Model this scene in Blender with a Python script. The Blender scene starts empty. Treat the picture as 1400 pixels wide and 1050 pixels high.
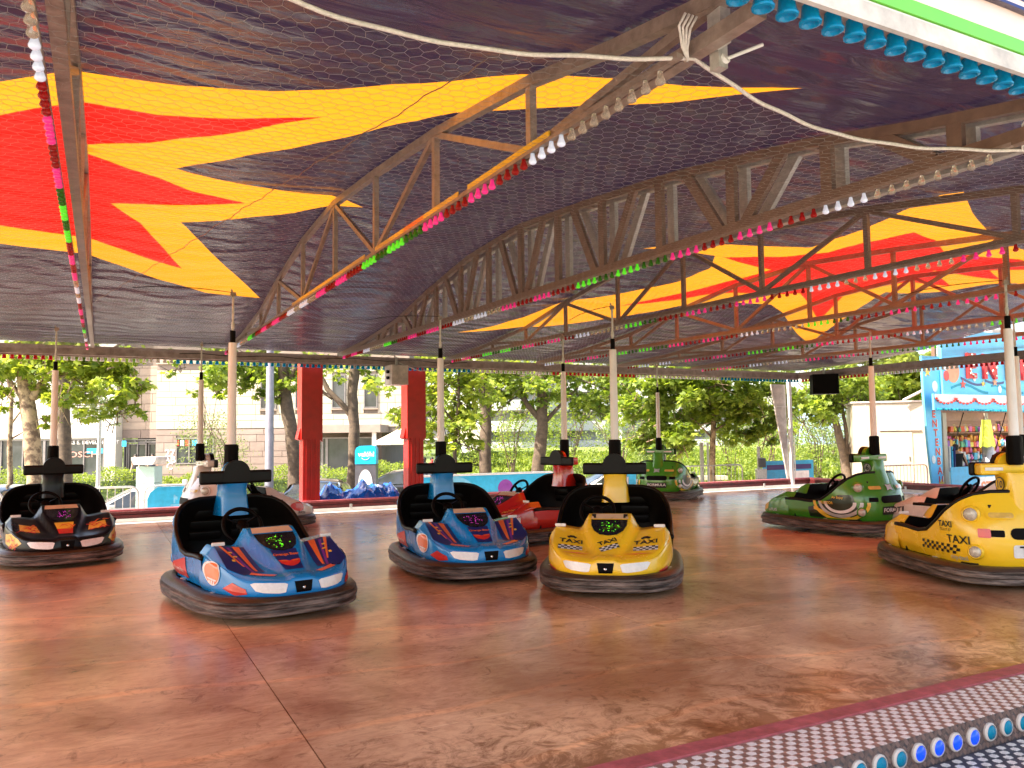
import bpy, bmesh, math, random
import numpy as np
from mathutils import Vector, Matrix, Euler, noise
from mathutils.geometry import delaunay_2d_cdt
random.seed(7); RNG = np.random.default_rng(5)
scene = bpy.context.scene
C = scene.collection
PI = math.pi
R = math.radians

# ------------------------------------------------------------------ camera, sky, sun, exposure
HC = 1.4; FPX = 1082.0; PITCH = R(3.9); YAW = R(27.4); ROLL = R(-0.67)
fw = Vector((math.sin(YAW)*math.cos(PITCH), math.cos(YAW)*math.cos(PITCH), math.sin(PITCH)))
r0 = Vector((math.cos(YAW), -math.sin(YAW), 0)); u0 = r0.cross(fw)
rt = r0*math.cos(ROLL)+u0*math.sin(ROLL); up = -r0*math.sin(ROLL)+u0*math.cos(ROLL)
cam_d = bpy.data.cameras.new('camera'); cam = bpy.data.objects.new('camera', cam_d); C.objects.link(cam)
M = Matrix((rt, up, -fw)).transposed().to_4x4(); M.translation = (0, 0, HC)
cam.matrix_world = M
cam_d.sensor_width = 36; cam_d.lens = 36*FPX/1400; cam_d.clip_end = 2000; cam_d.clip_start = 0.05
scene.camera = cam
SUN_EL = R(50); SUN_BEAR = R(-88)          # bearing measured from +Y towards +X
world = bpy.data.worlds.new('World'); scene.world = world; world.use_nodes = True
wn = world.node_tree.nodes; wl = world.node_tree.links
sky = wn.new('ShaderNodeTexSky'); sky.sky_type = 'NISHITA'; sky.sun_disc = False
sky.sun_elevation = SUN_EL; sky.sun_rotation = SUN_BEAR; sky.dust_density = 2.5; sky.air_density = 1.0
bg = wn['Background']; bg.inputs[1].default_value = 0.15
wb = wn.new('ShaderNodeMix'); wb.data_type = 'RGBA'; wb.blend_type = 'MULTIPLY'; wb.inputs[0].default_value = 1; wb.inputs[7].default_value = (1.0, .90, .80, 1)   # the photograph's warm white balance
wl.new(sky.outputs[0], wb.inputs[6]); wl.new(wb.outputs[2], bg.inputs[0])
sd = bpy.data.lights.new('sun', 'SUN'); sd.energy = 3.9; sd.angle = R(0.5); sd.color = (1, .92, .80)
sun = bpy.data.objects.new('sun', sd); C.objects.link(sun)
sv = Vector((math.sin(SUN_BEAR)*math.cos(SUN_EL), math.cos(SUN_BEAR)*math.cos(SUN_EL), math.sin(SUN_EL)))
sun.rotation_euler = sv.to_track_quat('Z', 'Y').to_euler()
scene.view_settings.view_transform = 'Standard'; scene.view_settings.look = 'None'
scene.view_settings.exposure = 2.2; scene.view_settings.gamma = 1.0; scene.view_settings.use_curve_mapping = False
try:
    scene.cycles.max_bounces = 10; scene.cycles.transparent_max_bounces = 12
except Exception: pass

def ray(px, py): return fw + rt*((px-700)/FPX) + up*((525-py)/FPX)
fh = Vector((math.sin(YAW), math.cos(YAW), 0)); rh = Vector((math.cos(YAW), -math.sin(YAW), 0))
def at_depth(px, py, d):                   # a far thing's position, measured from the photograph: depth d metres straight ahead
    v = ray(px, py); return Vector((0, 0, HC)) + v*(d/v.dot(fh))

# ------------------------------------------------------------------ materials
def new_mat(name):
    m = bpy.data.materials.new(name); m.use_nodes = True
    return m, m.node_tree.nodes, m.node_tree.links, m.node_tree.nodes['Principled BSDF']
def mat(name, col, rough=.5, metal=0, var=.12, scale=6, bump=0, bscale=40, col2=None, coat=0, spec=.5, obj=False, stretch=None, thresh=None):
    m, n, l, b = new_mat(name)
    b.inputs['Roughness'].default_value = rough; b.inputs['Metallic'].default_value = metal
    b.inputs['Coat Weight'].default_value = coat; b.inputs['Coat Roughness'].default_value = .08
    b.inputs['Specular IOR Level'].default_value = spec
    tc = n.new('ShaderNodeTexCoord'); src = tc.outputs['Object']
    if stretch:
        mp = n.new('ShaderNodeMapping'); mp.inputs['Scale'].default_value = stretch; l.new(src, mp.inputs[0]); src = mp.outputs[0]
    nz = n.new('ShaderNodeTexNoise'); nz.inputs['Scale'].default_value = scale; nz.inputs['Detail'].default_value = 6; nz.inputs['Roughness'].default_value = .65
    l.new(src, nz.inputs['Vector'])
    rp = n.new('ShaderNodeValToRGB')
    c2 = col2 if col2 else tuple(max(0, c*(1-2*var)) for c in col)
    c1 = col if col2 else tuple(min(1, c*(1+var)) for c in col)
    t = thresh or (.3, .7)
    rp.color_ramp.elements[0].position = t[0]; rp.color_ramp.elements[1].position = t[1]
    rp.color_ramp.elements[0].color = (*c2, 1); rp.color_ramp.elements[1].color = (*c1, 1)
    l.new(nz.outputs['Fac'], rp.inputs[0]); l.new(rp.outputs[0], b.inputs['Base Color'])
    mr = n.new('ShaderNodeMapRange'); mr.inputs[3].default_value = max(.02, rough-.1); mr.inputs[4].default_value = min(1, rough+.12)
    l.new(nz.outputs['Fac'], mr.inputs[0]); l.new(mr.outputs[0], b.inputs['Roughness'])
    if bump:
        n2 = n.new('ShaderNodeTexNoise'); n2.inputs['Scale'].default_value = bscale; n2.inputs['Detail'].default_value = 4
        l.new(src, n2.inputs['Vector'])
        bp = n.new('ShaderNodeBump'); bp.inputs['Strength'].default_value = bump; bp.inputs['Distance'].default_value = .01
        l.new(n2.outputs['Fac'], bp.inputs['Height']); l.new(bp.outputs[0], b.inputs['Normal'])
    return m
def emit(name, col, strength, glass=.3):
    m, n, l, b = new_mat(name)
    b.inputs['Base Color'].default_value = (*col, 1); b.inputs['Roughness'].default_value = .15
    b.inputs['Emission Color'].default_value = (*col, 1); b.inputs['Emission Strength'].default_value = strength
    return m
def plastic_lens(name, col, rough=.12, trans=.6):
    m, n, l, b = new_mat(name)
    b.inputs['Base Color'].default_value = (*col, 1); b.inputs['Roughness'].default_value = rough
    b.inputs['Transmission Weight'].default_value = trans; b.inputs['IOR'].default_value = 1.3
    nz = n.new('ShaderNodeTexVoronoi'); nz.inputs['Scale'].default_value = 90
    tc = n.new('ShaderNodeTexCoord'); l.new(tc.outputs['Object'], nz.inputs['Vector'])
    bp = n.new('ShaderNodeBump'); bp.inputs['Strength'].default_value = .5; bp.inputs['Distance'].default_value = .003
    l.new(nz.outputs['Distance'], bp.inputs['Height']); l.new(bp.outputs[0], b.inputs['Normal'])
    return m
def leaf_mat(name, c1, c2, trans=.45, tcol=(1.5, 1.5, .6)):
    m, n, l, b = new_mat(name)
    g = n.new('ShaderNodeNewGeometry'); rp = n.new('ShaderNodeValToRGB')
    rp.color_ramp.elements[0].color = (*c1, 1); rp.color_ramp.elements[1].color = (*c2, 1)
    l.new(g.outputs['Random Per Island'], rp.inputs[0]); l.new(rp.outputs[0], b.inputs['Base Color'])
    b.inputs['Roughness'].default_value = .5; b.inputs['Specular IOR Level'].default_value = .35
    tr = n.new('ShaderNodeBsdfTranslucent'); mx = n.new('ShaderNodeMix'); mx.data_type = 'RGBA'; mx.blend_type = 'MULTIPLY'; mx.inputs[0].default_value = 1
    l.new(rp.outputs[0], mx.inputs[6]); mx.inputs[7].default_value = (*tcol, 1); l.new(mx.outputs[2], tr.inputs[0])
    ms = n.new('ShaderNodeMixShader'); ms.inputs[0].default_value = trans
    l.new(b.outputs[0], ms.inputs[1]); l.new(tr.outputs[0], ms.inputs[2]); l.new(ms.outputs[0], n['Material Output'].inputs[0])
    return m
def tarp_mat(name, col, tcol, rough, fac, gloss=.5):
    m, n, l, b = new_mat(name)
    tc = n.new('ShaderNodeTexCoord')
    mp = n.new('ShaderNodeMapping'); mp.inputs['Scale'].default_value = (.9, 3.2, 1); l.new(tc.outputs['Object'], mp.inputs[0])
    nz = n.new('ShaderNodeTexNoise'); nz.inputs['Scale'].default_value = 1.6; nz.inputs['Detail'].default_value = 5; nz.inputs['Distortion'].default_value = .8
    l.new(mp.outputs[0], nz.inputs['Vector'])
    rp = n.new('ShaderNodeValToRGB')
    rp.color_ramp.elements[0].color = (*[c*.8 for c in col], 1); rp.color_ramp.elements[1].color = (*[min(1, c*1.15) for c in col], 1)
    l.new(nz.outputs['Fac'], rp.inputs[0]); l.new(rp.outputs[0], b.inputs['Base Color'])
    b.inputs['Roughness'].default_value = rough; b.inputs['Specular IOR Level'].default_value = gloss; b.inputs['IOR'].default_value = 1.65
    w = n.new('ShaderNodeTexWave'); w.wave_type = 'BANDS'; w.bands_direction = 'Y'; w.inputs['Scale'].default_value = .9; w.inputs['Distortion'].default_value = 9; w.inputs['Detail'].default_value = 3
    l.new(tc.outputs['Object'], w.inputs['Vector'])
    bp = n.new('ShaderNodeBump'); bp.inputs['Strength'].default_value = .42; bp.inputs['Distance'].default_value = .045
    l.new(w.outputs['Fac'], bp.inputs['Height'])
    bp2 = n.new('ShaderNodeBump'); bp2.inputs['Strength'].default_value = .5; bp2.inputs['Distance'].default_value = .08
    l.new(nz.outputs['Fac'], bp2.inputs['Height']); l.new(bp.outputs[0], bp2.inputs['Normal']); l.new(bp2.outputs[0], b.inputs['Normal'])
    tr = n.new('ShaderNodeBsdfTranslucent'); tr.inputs[0].default_value = (*tcol, 1)
    ms = n.new('ShaderNodeMixShader'); ms.inputs[0].default_value = fac
    l.new(b.outputs[0], ms.inputs[1]); l.new(tr.outputs[0], ms.inputs[2]); l.new(ms.outputs[0], n['Material Output'].inputs[0])
    return m

MT = {}
MT['navy'] = tarp_mat('navy tarp', (.036, .024, .058), (.012, .0075, .016), .19, .35, 1.0)
MT['tyellow'] = tarp_mat('yellow tarp', (.55, .22, .010), (.42, .155, .006), .4, .6, .2)
MT['tred'] = tarp_mat('red tarp', (.5, .008, .006), (.38, .005, .003), .4, .6, .12)
MT['steel'] = mat('weathered aluminium', (.36, .28, .24), .42, .4, .2, 14, .2, 60)
MT['steel_brown'] = mat('brown anodised steel', (.23, .145, .105), .38, .2, .15, 10, .1, 60)
MT['galv'] = mat('galvanised', (.58, .56, .53), .4, .5, .15, 25)
MT['wire'] = mat('galvanised wire', (.36, .32, .30), .45, .3, .1, 25)
MT['rope'] = mat('white rope', (.72, .66, .6), .8, 0, .12, 60, .4, 200)
MT['white'] = mat('white paint', (.72, .69, .66), .4, 0, .08, 8)
MT['dirtywhite'] = mat('dirty white paint', (.62, .55, .5), .5, 0, .2, 5, .1)
MT['beam'] = mat('grey eave beam', (.42, .34, .31), .5, .1, .25, 7, .2, col2=(.2, .14, .13))
MT['green_band'] = mat('green stripe', (.16, .55, .06), .35, 0, .06)
MT['pink_board'] = mat('pale pink board', (.8, .6, .56), .4, 0, .05)
MT['navy_paint'] = mat('navy paint', (.005, .02, .16), .35, 0, .05)
MT['black'] = mat('black plastic', (.0035, .0018, .0015), .5, 0, .2, 10, .15, 90, spec=.08)
MT['padding'] = mat('black vinyl padding', (.005, .0028, .002), .42, 0, .2, 8, .2, 130, spec=.22)
MT['rubber'] = mat('worn rubber', (.075, .038, .024), .34, 0, .3, 3.5, .4, 30, col2=(.03, .016, .011), obj=True, stretch=(1, 1, 5))
MT['rubber_scuff'] = mat('scuffed rubber face', (.27, .20, .17), .5, 0, .3, 4, .4, 40, col2=(.035, .02, .014), stretch=(1, 1, 9), thresh=(.42, .66))
MT['chrome'] = mat('chrome', (.75, .73, .7), .12, 1, .05)
MT['post_grey'] = mat('grey lamp post paint', (.3, .29, .33), .5, .2, .1, 5)
MT['pole'] = mat('pinkish white pole', (.86, .80, .78), .35, 0, .04, 3)
MT['lamp_white'] = mat('white lamp lens', (.85, .78, .74), .15, 0, .06, 30, .2, 120, coat=.6)
MT['lamp_clear'] = mat('clear round lamp', (.6, .52, .42), .12, .25, .2, 40, .5, 160, coat=.8)
MT['cream_cap'] = mat('cream plastic', (.72, .5, .32), .3, 0, .05, coat=.4)
MT['glass_dark'] = mat('dark glass', (.012, .012, .012), .05, 0, .1, spec=.8)
MT['ink'] = mat('black print', (.01, .01, .01), .35)
MT['wprint'] = mat('white print', (.85, .82, .8), .35)
MT['rprint'] = mat('red print', (.7, .03, .02), .3, coat=.5)
MT['oprint'] = mat('orange print', (.85, .17, .03), .3, coat=.5)
MT['yprint'] = mat('yellow print', (.9, .55, .04), .3, coat=.5)
MT['tealp'] = mat('sky blue print', (.02, .38, .65), .4)
MT['maroon'] = mat('maroon kerb paint', (.13, .02, .02), .35, 0, .3, 8, .1)
MT['pinkstrip'] = mat('pink floor strip', (.42, .09, .1), .5, 0, .25, 12, .2)
MT['pillar_red'] = mat('red pillar paint', (.44, .012, .008), .35, 0, .15, 3)
MT['bark'] = mat('bark', (.16, .11, .07), .85, 0, .3, 9, .8, 30, col2=(.06, .04, .028))
MT['bark_plane'] = mat('plane tree bark', (.42, .3, .18), .85, 0, .3, 5, .5, 30, col2=(.13, .08, .05), thresh=(.42, .55))
MT['led_green'] = emit('green led', (.15, .9, .02), .5)
MT['led_mag'] = emit('magenta led', (.7, .05, .5), .4)
def body_paint(name, c): return mat(name+' body paint', c, .28, 0, .05, 3, .05, 8, coat=.7)
BULB = {
 'clear_off': plastic_lens('clear bulb unlit', (.8, .7, .62), .06, .75), 'clear_on': emit('clear bulb lit', (.75, .8, 1), .06),
 'red_off': plastic_lens('red bulb unlit', (.5, .02, .02), .08, .4), 'red_on': emit('pink bulb lit', (.8, .03, .22), .10),
 'green_off': plastic_lens('green bulb unlit', (.06, .25, .02), .08, .4), 'green_on': emit('green bulb lit', (.10, .7, .02), .12),
 'blue': plastic_lens('blue cap lens', (.004, .30, .60), .06, .4), 'white': plastic_lens('white cap lens', (.85, .8, .75), .2, .2),
 'red': plastic_lens('red cap lens', (.65, .015, .015), .12, .3)}

# floor plate: worn steel sheet
def floor_mat():
    m, n, l, b = new_mat('worn floor sheet')
    tc = n.new('ShaderNodeTexCoord'); oi = n.new('ShaderNodeObjectInfo')
    g = n.new('ShaderNodeNewGeometry')
    n1 = n.new('ShaderNodeTexNoise'); n1.inputs['Scale'].default_value = .9; n1.inputs['Detail'].default_value = 8; n1.inputs['Roughness'].default_value = .6; n1.inputs['Distortion'].default_value = .5
    n2 = n.new('ShaderNodeTexNoise'); n2.inputs['Scale'].default_value = 9; n2.inputs['Detail'].default_value = 8; n2.inputs['Roughness'].default_value = .72; n2.inputs['Distortion'].default_value = 1.6
    mp = n.new('ShaderNodeMapping'); mp.inputs['Scale'].default_value = (.6, 1.5, 1); l.new(g.outputs['Position'], mp.inputs[0])
    l.new(g.outputs['Position'], n1.inputs['Vector']); l.new(mp.outputs[0], n2.inputs['Vector'])
    r1 = n.new('ShaderNodeValToRGB'); e = r1.color_ramp.elements
    e[0].position = .36; e[0].color = (.44, .19, .095, 1); e[1].position = .64; e[1].color = (.95, .58, .34, 1)
    l.new(n1.outputs['Fac'], r1.inputs[0])
    r2 = n.new('ShaderNodeValToRGB'); e = r2.color_ramp.elements
    e[0].position = .36; e[0].color = (.66, .56, .52, 1); e[1].position = .56; e[1].color = (1, 1, 1, 1)
    l.new(n2.outputs['Fac'], r2.inputs[0])
    mx = n.new('ShaderNodeMix'); mx.data_type = 'RGBA'; mx.blend_type = 'MULTIPLY'; mx.inputs[0].default_value = .62
    l.new(r1.outputs[0], mx.inputs[6]); l.new(r2.outputs[0], mx.inputs[7])
    # each sheet has its own tone
    mr = n.new('ShaderNodeMapRange'); mr.inputs[3].default_value = .84; mr.inputs[4].default_value = 1.12
    l.new(oi.outputs['Random'], mr.inputs[0])
    m2 = n.new('ShaderNodeMix'); m2.data_type = 'RGBA'; m2.blend_type = 'MULTIPLY'; m2.inputs[0].default_value = 1
    cc = n.new('ShaderNodeCombineColor')
    for k in range(3): l.new(mr.outputs[0], cc.inputs[k])
    l.new(mx.outputs[2], m2.inputs[6]); l.new(cc.outputs[0], m2.inputs[7])
    # tyre scuffs: thin curved scratches
    w = n.new('ShaderNodeTexWave'); w.wave_type = 'RINGS'; w.inputs['Scale'].default_value = .35; w.inputs['Distortion'].default_value = 14; w.inputs['Detail'].default_value = 2; w.inputs['Detail Scale'].default_value = .6
    l.new(g.outputs['Position'], w.inputs['Vector'])
    r3 = n.new('ShaderNodeValToRGB'); e = r3.color_ramp.elements
    e[0].position = .975; e[0].color = (1, 1, 1, 1); e[1].position = .995; e[1].color = (1.25, 1.15, 1.05, 1)
    l.new(w.outputs['Fac'], r3.inputs[0])
    m3 = n.new('ShaderNodeMix'); m3.data_type = 'RGBA'; m3.blend_type = 'MULTIPLY'; m3.inputs[0].default_value = .8
    l.new(m2.outputs[2], m3.inputs[6]); l.new(r3.outputs[0], m3.inputs[7])
    # trodden dirt: small smudges everywhere, thick along the front edge where people step on
    n4 = n.new('ShaderNodeTexNoise'); n4.inputs['Scale'].default_value = 5.5; n4.inputs['Detail'].default_value = 10; n4.inputs['Roughness'].default_value = .75; n4.inputs['Distortion'].default_value = 1.2
    l.new(g.outputs['Position'], n4.inputs['Vector'])
    sx = n.new('ShaderNodeSeparateXYZ'); l.new(g.outputs['Position'], sx.inputs[0])
    ed = n.new('ShaderNodeMapRange'); ed.inputs[1].default_value = 2.95; ed.inputs[2].default_value = 3.75; ed.inputs[3].default_value = .17; ed.inputs[4].default_value = 0; l.new(sx.outputs['Y'], ed.inputs[0])
    ad = n.new('ShaderNodeMath'); ad.operation = 'ADD'; l.new(n4.outputs['Fac'], ad.inputs[0]); l.new(ed.outputs[0], ad.inputs[1])
    r4 = n.new('ShaderNodeValToRGB'); e = r4.color_ramp.elements
    e[0].position = .55; e[0].color = (1, 1, 1, 1); e[1].position = .70; e[1].color = (.38, .30, .26, 1); l.new(ad.outputs[0], r4.inputs[0])
    m4 = n.new('ShaderNodeMix'); m4.data_type = 'RGBA'; m4.blend_type = 'MULTIPLY'; m4.inputs[0].default_value = .9
    l.new(m3.outputs[2], m4.inputs[6]); l.new(r4.outputs[0], m4.inputs[7])
    # fine rubber specks and short scratches
    mp5 = n.new('ShaderNodeMapping'); mp5.inputs['Scale'].default_value = (1, 2.6, 1); mp5.inputs['Rotation'].default_value = (0, 0, .5); l.new(g.outputs['Position'], mp5.inputs[0])
    n5 = n.new('ShaderNodeTexNoise'); n5.inputs['Scale'].default_value = 13; n5.inputs['Detail'].default_value = 9; n5.inputs['Roughness'].default_value = .8; n5.inputs['Distortion'].default_value = .8
    l.new(mp5.outputs[0], n5.inputs['Vector'])
    r5 = n.new('ShaderNodeValToRGB'); e = r5.color_ramp.elements
    e[0].position = .62; e[0].color = (1, 1, 1, 1); e[1].position = .70; e[1].color = (.30, .22, .18, 1); l.new(n5.outputs['Fac'], r5.inputs[0])
    m5 = n.new('ShaderNodeMix'); m5.data_type = 'RGBA'; m5.blend_type = 'MULTIPLY'; m5.inputs[0].default_value = .75
    l.new(m4.outputs[2], m5.inputs[6]); l.new(r5.outputs[0], m5.inputs[7]); l.new(m5.outputs[2], b.inputs['Base Color'])
    b.inputs['Metallic'].default_value = .05
    rr = n.new('ShaderNodeMapRange'); rr.inputs[3].default_value = .32; rr.inputs[4].default_value = .12
    l.new(n2.outputs['Fac'], rr.inputs[0]); l.new(rr.outputs[0], b.inputs['Roughness'])
    bp = n.new('ShaderNodeBump'); bp.inputs['Strength'].default_value = .25; bp.inputs['Distance'].default_value = .02
    l.new(n1.outputs['Fac'], bp.inputs['Height'])
    bp2 = n.new('ShaderNodeBump'); bp2.inputs['Strength'].default_value = .15; bp2.inputs['Distance'].default_value = .004
    l.new(n2.outputs['Fac'], bp2.inputs['Height']); l.new(bp.outputs[0], bp2.inputs['Normal']); l.new(bp2.outputs[0], b.inputs['Normal'])
    return m
MT['floor'] = floor_mat()

# ------------------------------------------------------------------ mesh helpers
class MB:
    def __init__(s): s.v = []; s.f = []; s.m = []
    def add(s, vs, fs, mi=0):
        o = len(s.v); s.v += [tuple(v) for v in vs]
        for f in fs: s.f.append(tuple(i+o for i in f)); s.m.append(mi)
    def box(s, c, d, rot=None, mi=0, taper=1.0):
        x, y, z = d[0]/2, d[1]/2, d[2]/2
        vs = [Vector((sx*x*(taper if sz > 0 else 1), sy*y*(taper if sz > 0 else 1), sz*z)) for sz in (-1, 1) for sy in (-1, 1) for sx in (-1, 1)]
        if rot is not None:
            q = rot if isinstance(rot, Matrix) else Euler(rot).to_matrix()
            vs = [q @ v for v in vs]
        vs = [v+Vector(c) for v in vs]
        s.add(vs, [(0, 2, 3, 1), (4, 5, 7, 6), (0, 1, 5, 4), (2, 6, 7, 3), (0, 4, 6, 2), (1, 3, 7, 5)], mi)
    def rbox(s, c, d, b, mi=0, n=2):            # box with rounded edges
        bm = bmesh.new(); bmesh.ops.create_cube(bm, size=1)
        for v in bm.verts: v.co = Vector((v.co.x*d[0], v.co.y*d[1], v.co.z*d[2]))
        bmesh.ops.bevel(bm, geom=bm.edges[:]+bm.verts[:], offset=b, segments=n, affect='EDGES', profile=.6)
        bm.verts.index_update()
        s.add([v.co+Vector(c) for v in bm.verts], [[v.index for v in f.verts] for f in bm.faces], mi); bm.free()
    def bar(s, a, b, w, h, mi=0):               # box between two points
        a = Vector(a); b = Vector(b); d = b-a; L = d.length
        q = d.to_track_quat('Y', 'Z').to_matrix()
        s.box((a+b)/2, (w, L, h), q, mi)
    def flat(s, a, b, wp, th, mi=0):            # member lying in a YZ plane: width wp in the plane, thickness th across it
        a = Vector(a); b = Vector(b); d = (b-a).normalized(); n = Vector((0, -d.z, d.y))*wp/2; t_ = Vector((th/2, 0, 0))
        s.add([a-n-t_, a+n-t_, b+n-t_, b-n-t_, a-n+t_, a+n+t_, b+n+t_, b-n+t_], [(0, 1, 2, 3), (7, 6, 5, 4), (0, 4, 5, 1), (1, 5, 6, 2), (2, 6, 7, 3), (3, 7, 4, 0)], mi)
    def tube(s, pts, r, n=8, mi=0, cap=True):
        pts = [Vector(p) for p in pts]; rs = r if isinstance(r, (list, tuple)) else [r]*len(pts)
        o = len(s.v); prev = None
        for i, p in enumerate(pts):
            t = (pts[min(i+1, len(pts)-1)]-pts[max(i-1, 0)]).normalized()
            if prev is None:
                a = t.orthogonal().normalized()
            else:
                a = (prev-t*prev.dot(t));  a = a.normalized() if a.length > 1e-6 else t.orthogonal().normalized()
            prev = a; b = t.cross(a)
            for k in range(n):
                th = 2*PI*k/n; s.v.append(tuple(p+(a*math.cos(th)+b*math.sin(th))*rs[i]))
        for i in range(len(pts)-1):
            for k in range(n):
                s.f.append((o+i*n+k, o+i*n+(k+1) % n, o+(i+1)*n+(k+1) % n, o+(i+1)*n+k)); s.m.append(mi)
        if cap:
            s.f.append(tuple(o+k for k in range(n))[::-1]); s.m.append(mi)
            s.f.append(tuple(o+(len(pts)-1)*n+k for k in range(n))); s.m.append(mi)
    def lathe(s, prof, n=12, c=(0, 0, 0), q=None, mi=0):      # prof: (r, z)
        o = len(s.v); c = Vector(c)
        for (r, z) in prof:
            for k in range(n):
                v = Vector((r*math.cos(2*PI*k/n), r*math.sin(2*PI*k/n), z))
                if q is not None: v = q @ v
                s.v.append(tuple(v+c))
        for i in range(len(prof)-1):
            for k in range(n):
                s.f.append((o+i*n+k, o+i*n+(k+1) % n, o+(i+1)*n+(k+1) % n, o+(i+1)*n+k)); s.m.append(mi)
        s.f.append(tuple(o+k for k in range(n))[::-1]); s.m.append(mi)
        s.f.append(tuple(o+(len(prof)-1)*n+k for k in range(n))); s.m.append(mi)
    def prism(s, poly, o, ax, ay, az, h, mi=0):   # polygon in plane (ax, ay) at o, extruded h along az
        o = Vector(o); ax = Vector(ax); ay = Vector(ay); az = Vector(az); n = len(poly)
        b = [o+ax*p[0]+ay*p[1] for p in poly]; t = [v+az*h for v in b]
        s.add(b+t, [tuple(range(n))[::-1], tuple(range(n, 2*n))]+[(i, (i+1) % n, n+(i+1) % n, n+i) for i in range(n)], mi)
    def grid(s, rows, mi=0, close=False):          # rows: list of lists of points
        o = len(s.v); nc = len(rows[0])
        for r_ in rows:
            for p in r_: s.v.append(tuple(p))
        for i in range(len(rows)-1):
            for k in range(nc if close else nc-1):
                s.f.append((o+i*nc+k, o+i*nc+(k+1) % nc, o+(i+1)*nc+(k+1) % nc, o+(i+1)*nc+k)); s.m.append(mi)
    def mesh(s, name, mats, smooth=False, fix=True):
        me = bpy.data.meshes.new(name); me.from_pydata(s.v, [], s.f)
        for m in (mats if isinstance(mats, (list, tuple)) else [mats]): me.materials.append(MT[m] if isinstance(m, str) else m)
        me.polygons.foreach_set('material_index', s.m)
        if fix:
            bm = bmesh.new(); bm.from_mesh(me); bmesh.ops.recalc_face_normals(bm, faces=bm.faces[:]); bm.to_mesh(me); bm.free()
        if smooth:
            me.shade_smooth() if smooth is True else None
            if smooth is not True:
                me.shade_smooth(); me.set_sharp_from_angle(angle=R(smooth))
        me.update(); return me
def link(name, me, parent=None, loc=None, rot=None, scale=None):
    o = bpy.data.objects.new(name, me); C.objects.link(o)
    if parent is not None: o.parent = parent
    if loc is not None: o.location = loc
    if rot is not None: o.rotation_euler = rot
    if scale is not None: o.scale = scale
    return o
def part(name, mb, mats, parent, smooth=False, **k): return link(name, mb.mesh(name, mats, smooth), parent, **k)
def tag(o, label=None, cat=None, group=None, kind=None):
    if label: o['label'] = label
    if cat: o['category'] = cat
    if group: o['group'] = group
    if kind: o['kind'] = kind
    return o
def thing(name, label, cat, loc=(0, 0, 0), rz=0, group=None):
    o = link(name, None, loc=loc, rot=(0, 0, rz)); o.empty_display_size = .2
    return tag(o, label, cat, group)
UNIT = {}
def unit_box(m):
    k = m if isinstance(m, str) else m.name
    if k not in UNIT:
        b = MB(); b.box((0, 0, 0), (1, 1, 1)); UNIT[k] = b.mesh('unit_'+k.replace(' ', '_'), m)
    return UNIT[k]
def text_mesh(txt, size, bold=0, sx=1.0, align='CENTER'):
    cu = bpy.data.curves.new('t', 'FONT'); cu.body = txt; cu.size = size; cu.align_x = align; cu.align_y = 'CENTER'; cu.offset = bold; cu.resolution_u = 3
    o = bpy.data.objects.new('t', cu); C.objects.link(o)
    dg = bpy.context.evaluated_depsgraph_get(); dg.update()
    me = bpy.data.meshes.new_from_object(o.evaluated_get(dg))
    vs = [(v.co.x*sx, v.co.y) for v in me.vertices]; fs = [tuple(p.vertices) for p in me.polygons]
    bpy.data.objects.remove(o); bpy.data.curves.remove(cu); bpy.data.meshes.remove(me)
    return vs, fs
def poly_tris(poly, cell):                     # triangulate a polygon finely enough to lie on a curved surface
    n = len(poly); P = []
    E = []
    for i in range(n):
        a = Vector(poly[i]); b = Vector(poly[(i+1) % n]); k = max(1, int((b-a).length/cell))
        for j in range(k): P.append(a.lerp(b, j/k))
    m = len(P); E = [(i, (i+1) % m) for i in range(m)]
    xs = [p[0] for p in poly]; ys = [p[1] for p in poly]
    x = min(xs)+cell/2
    Q = list(P)
    while x < max(xs):
        y = min(ys)+cell/2
        while y < max(ys):
            if inside(poly, x, y): Q.append(Vector((x, y)))
            y += cell
        x += cell
    v, e, f, _, _, _ = delaunay_2d_cdt(Q, E, [list(range(m))], 1, 1e-5)
    return [(p.x, p.y) for p in v], [tuple(t) for t in f]
def inside(poly, x, y):
    c = False; n = len(poly); j = n-1
    for i in range(n):
        xi, yi = poly[i]; xj, yj = poly[j]
        if (yi > y) != (yj > y) and x < (xj-xi)*(y-yi)/(yj-yi)+xi: c = not c
        j = i
    return c
def sm(a, b, x):
    t = min(1, max(0, (x-a)/(b-a))); return t*t*(3-2*t)
def lerp(a, b, t): return a+(b-a)*t
# ================================================================== RINK: floor, kerb, step
XL, XR, YF, YB = -7.4, 17.0, 2.93, 15.45
ground_mb = MB(); ground_mb.grid([[(x, y, -1.02) for x in np.linspace(-900, 900, 25)] for y in np.linspace(-900, 900, 25)])
MT['asphalt'] = mat('asphalt', (.13, .125, .12), .9, 0, .15, 2, .5, 120)
MT['lawn_base'] = mat('lawn soil', (.12, .16, .035), .95, 0, .25, 1.5, .6, 40)
tag(link('ground', ground_mb.mesh('ground', 'lawn_base')), kind='structure')
def horiz_quad(name, pts, z, m, th=0):
    mb = MB(); mb.prism([(p[0], p[1]) for p in pts], (0, 0, z-th), (1, 0, 0), (0, 1, 0), (0, 0, 1), th if th else .001)
    return tag(link(name, mb.mesh(name, m)), kind='structure')
def bq(x0, x1, d0, d1):                        # rectangle in the street's frame: x along the facade, d straight ahead
    return [tuple((rh*x+fh*d)[:2]) for x, d in ((x0, d0), (x1, d0), (x1, d1), (x0, d1))]
horiz_quad('street', bq(-40, 6.5, 17.5, 25), -1.0, 'asphalt')
MT['paving'] = mat('pale paving', (.58, .52, .45), .8, 0, .15, 1.2, .3, 30)
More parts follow.
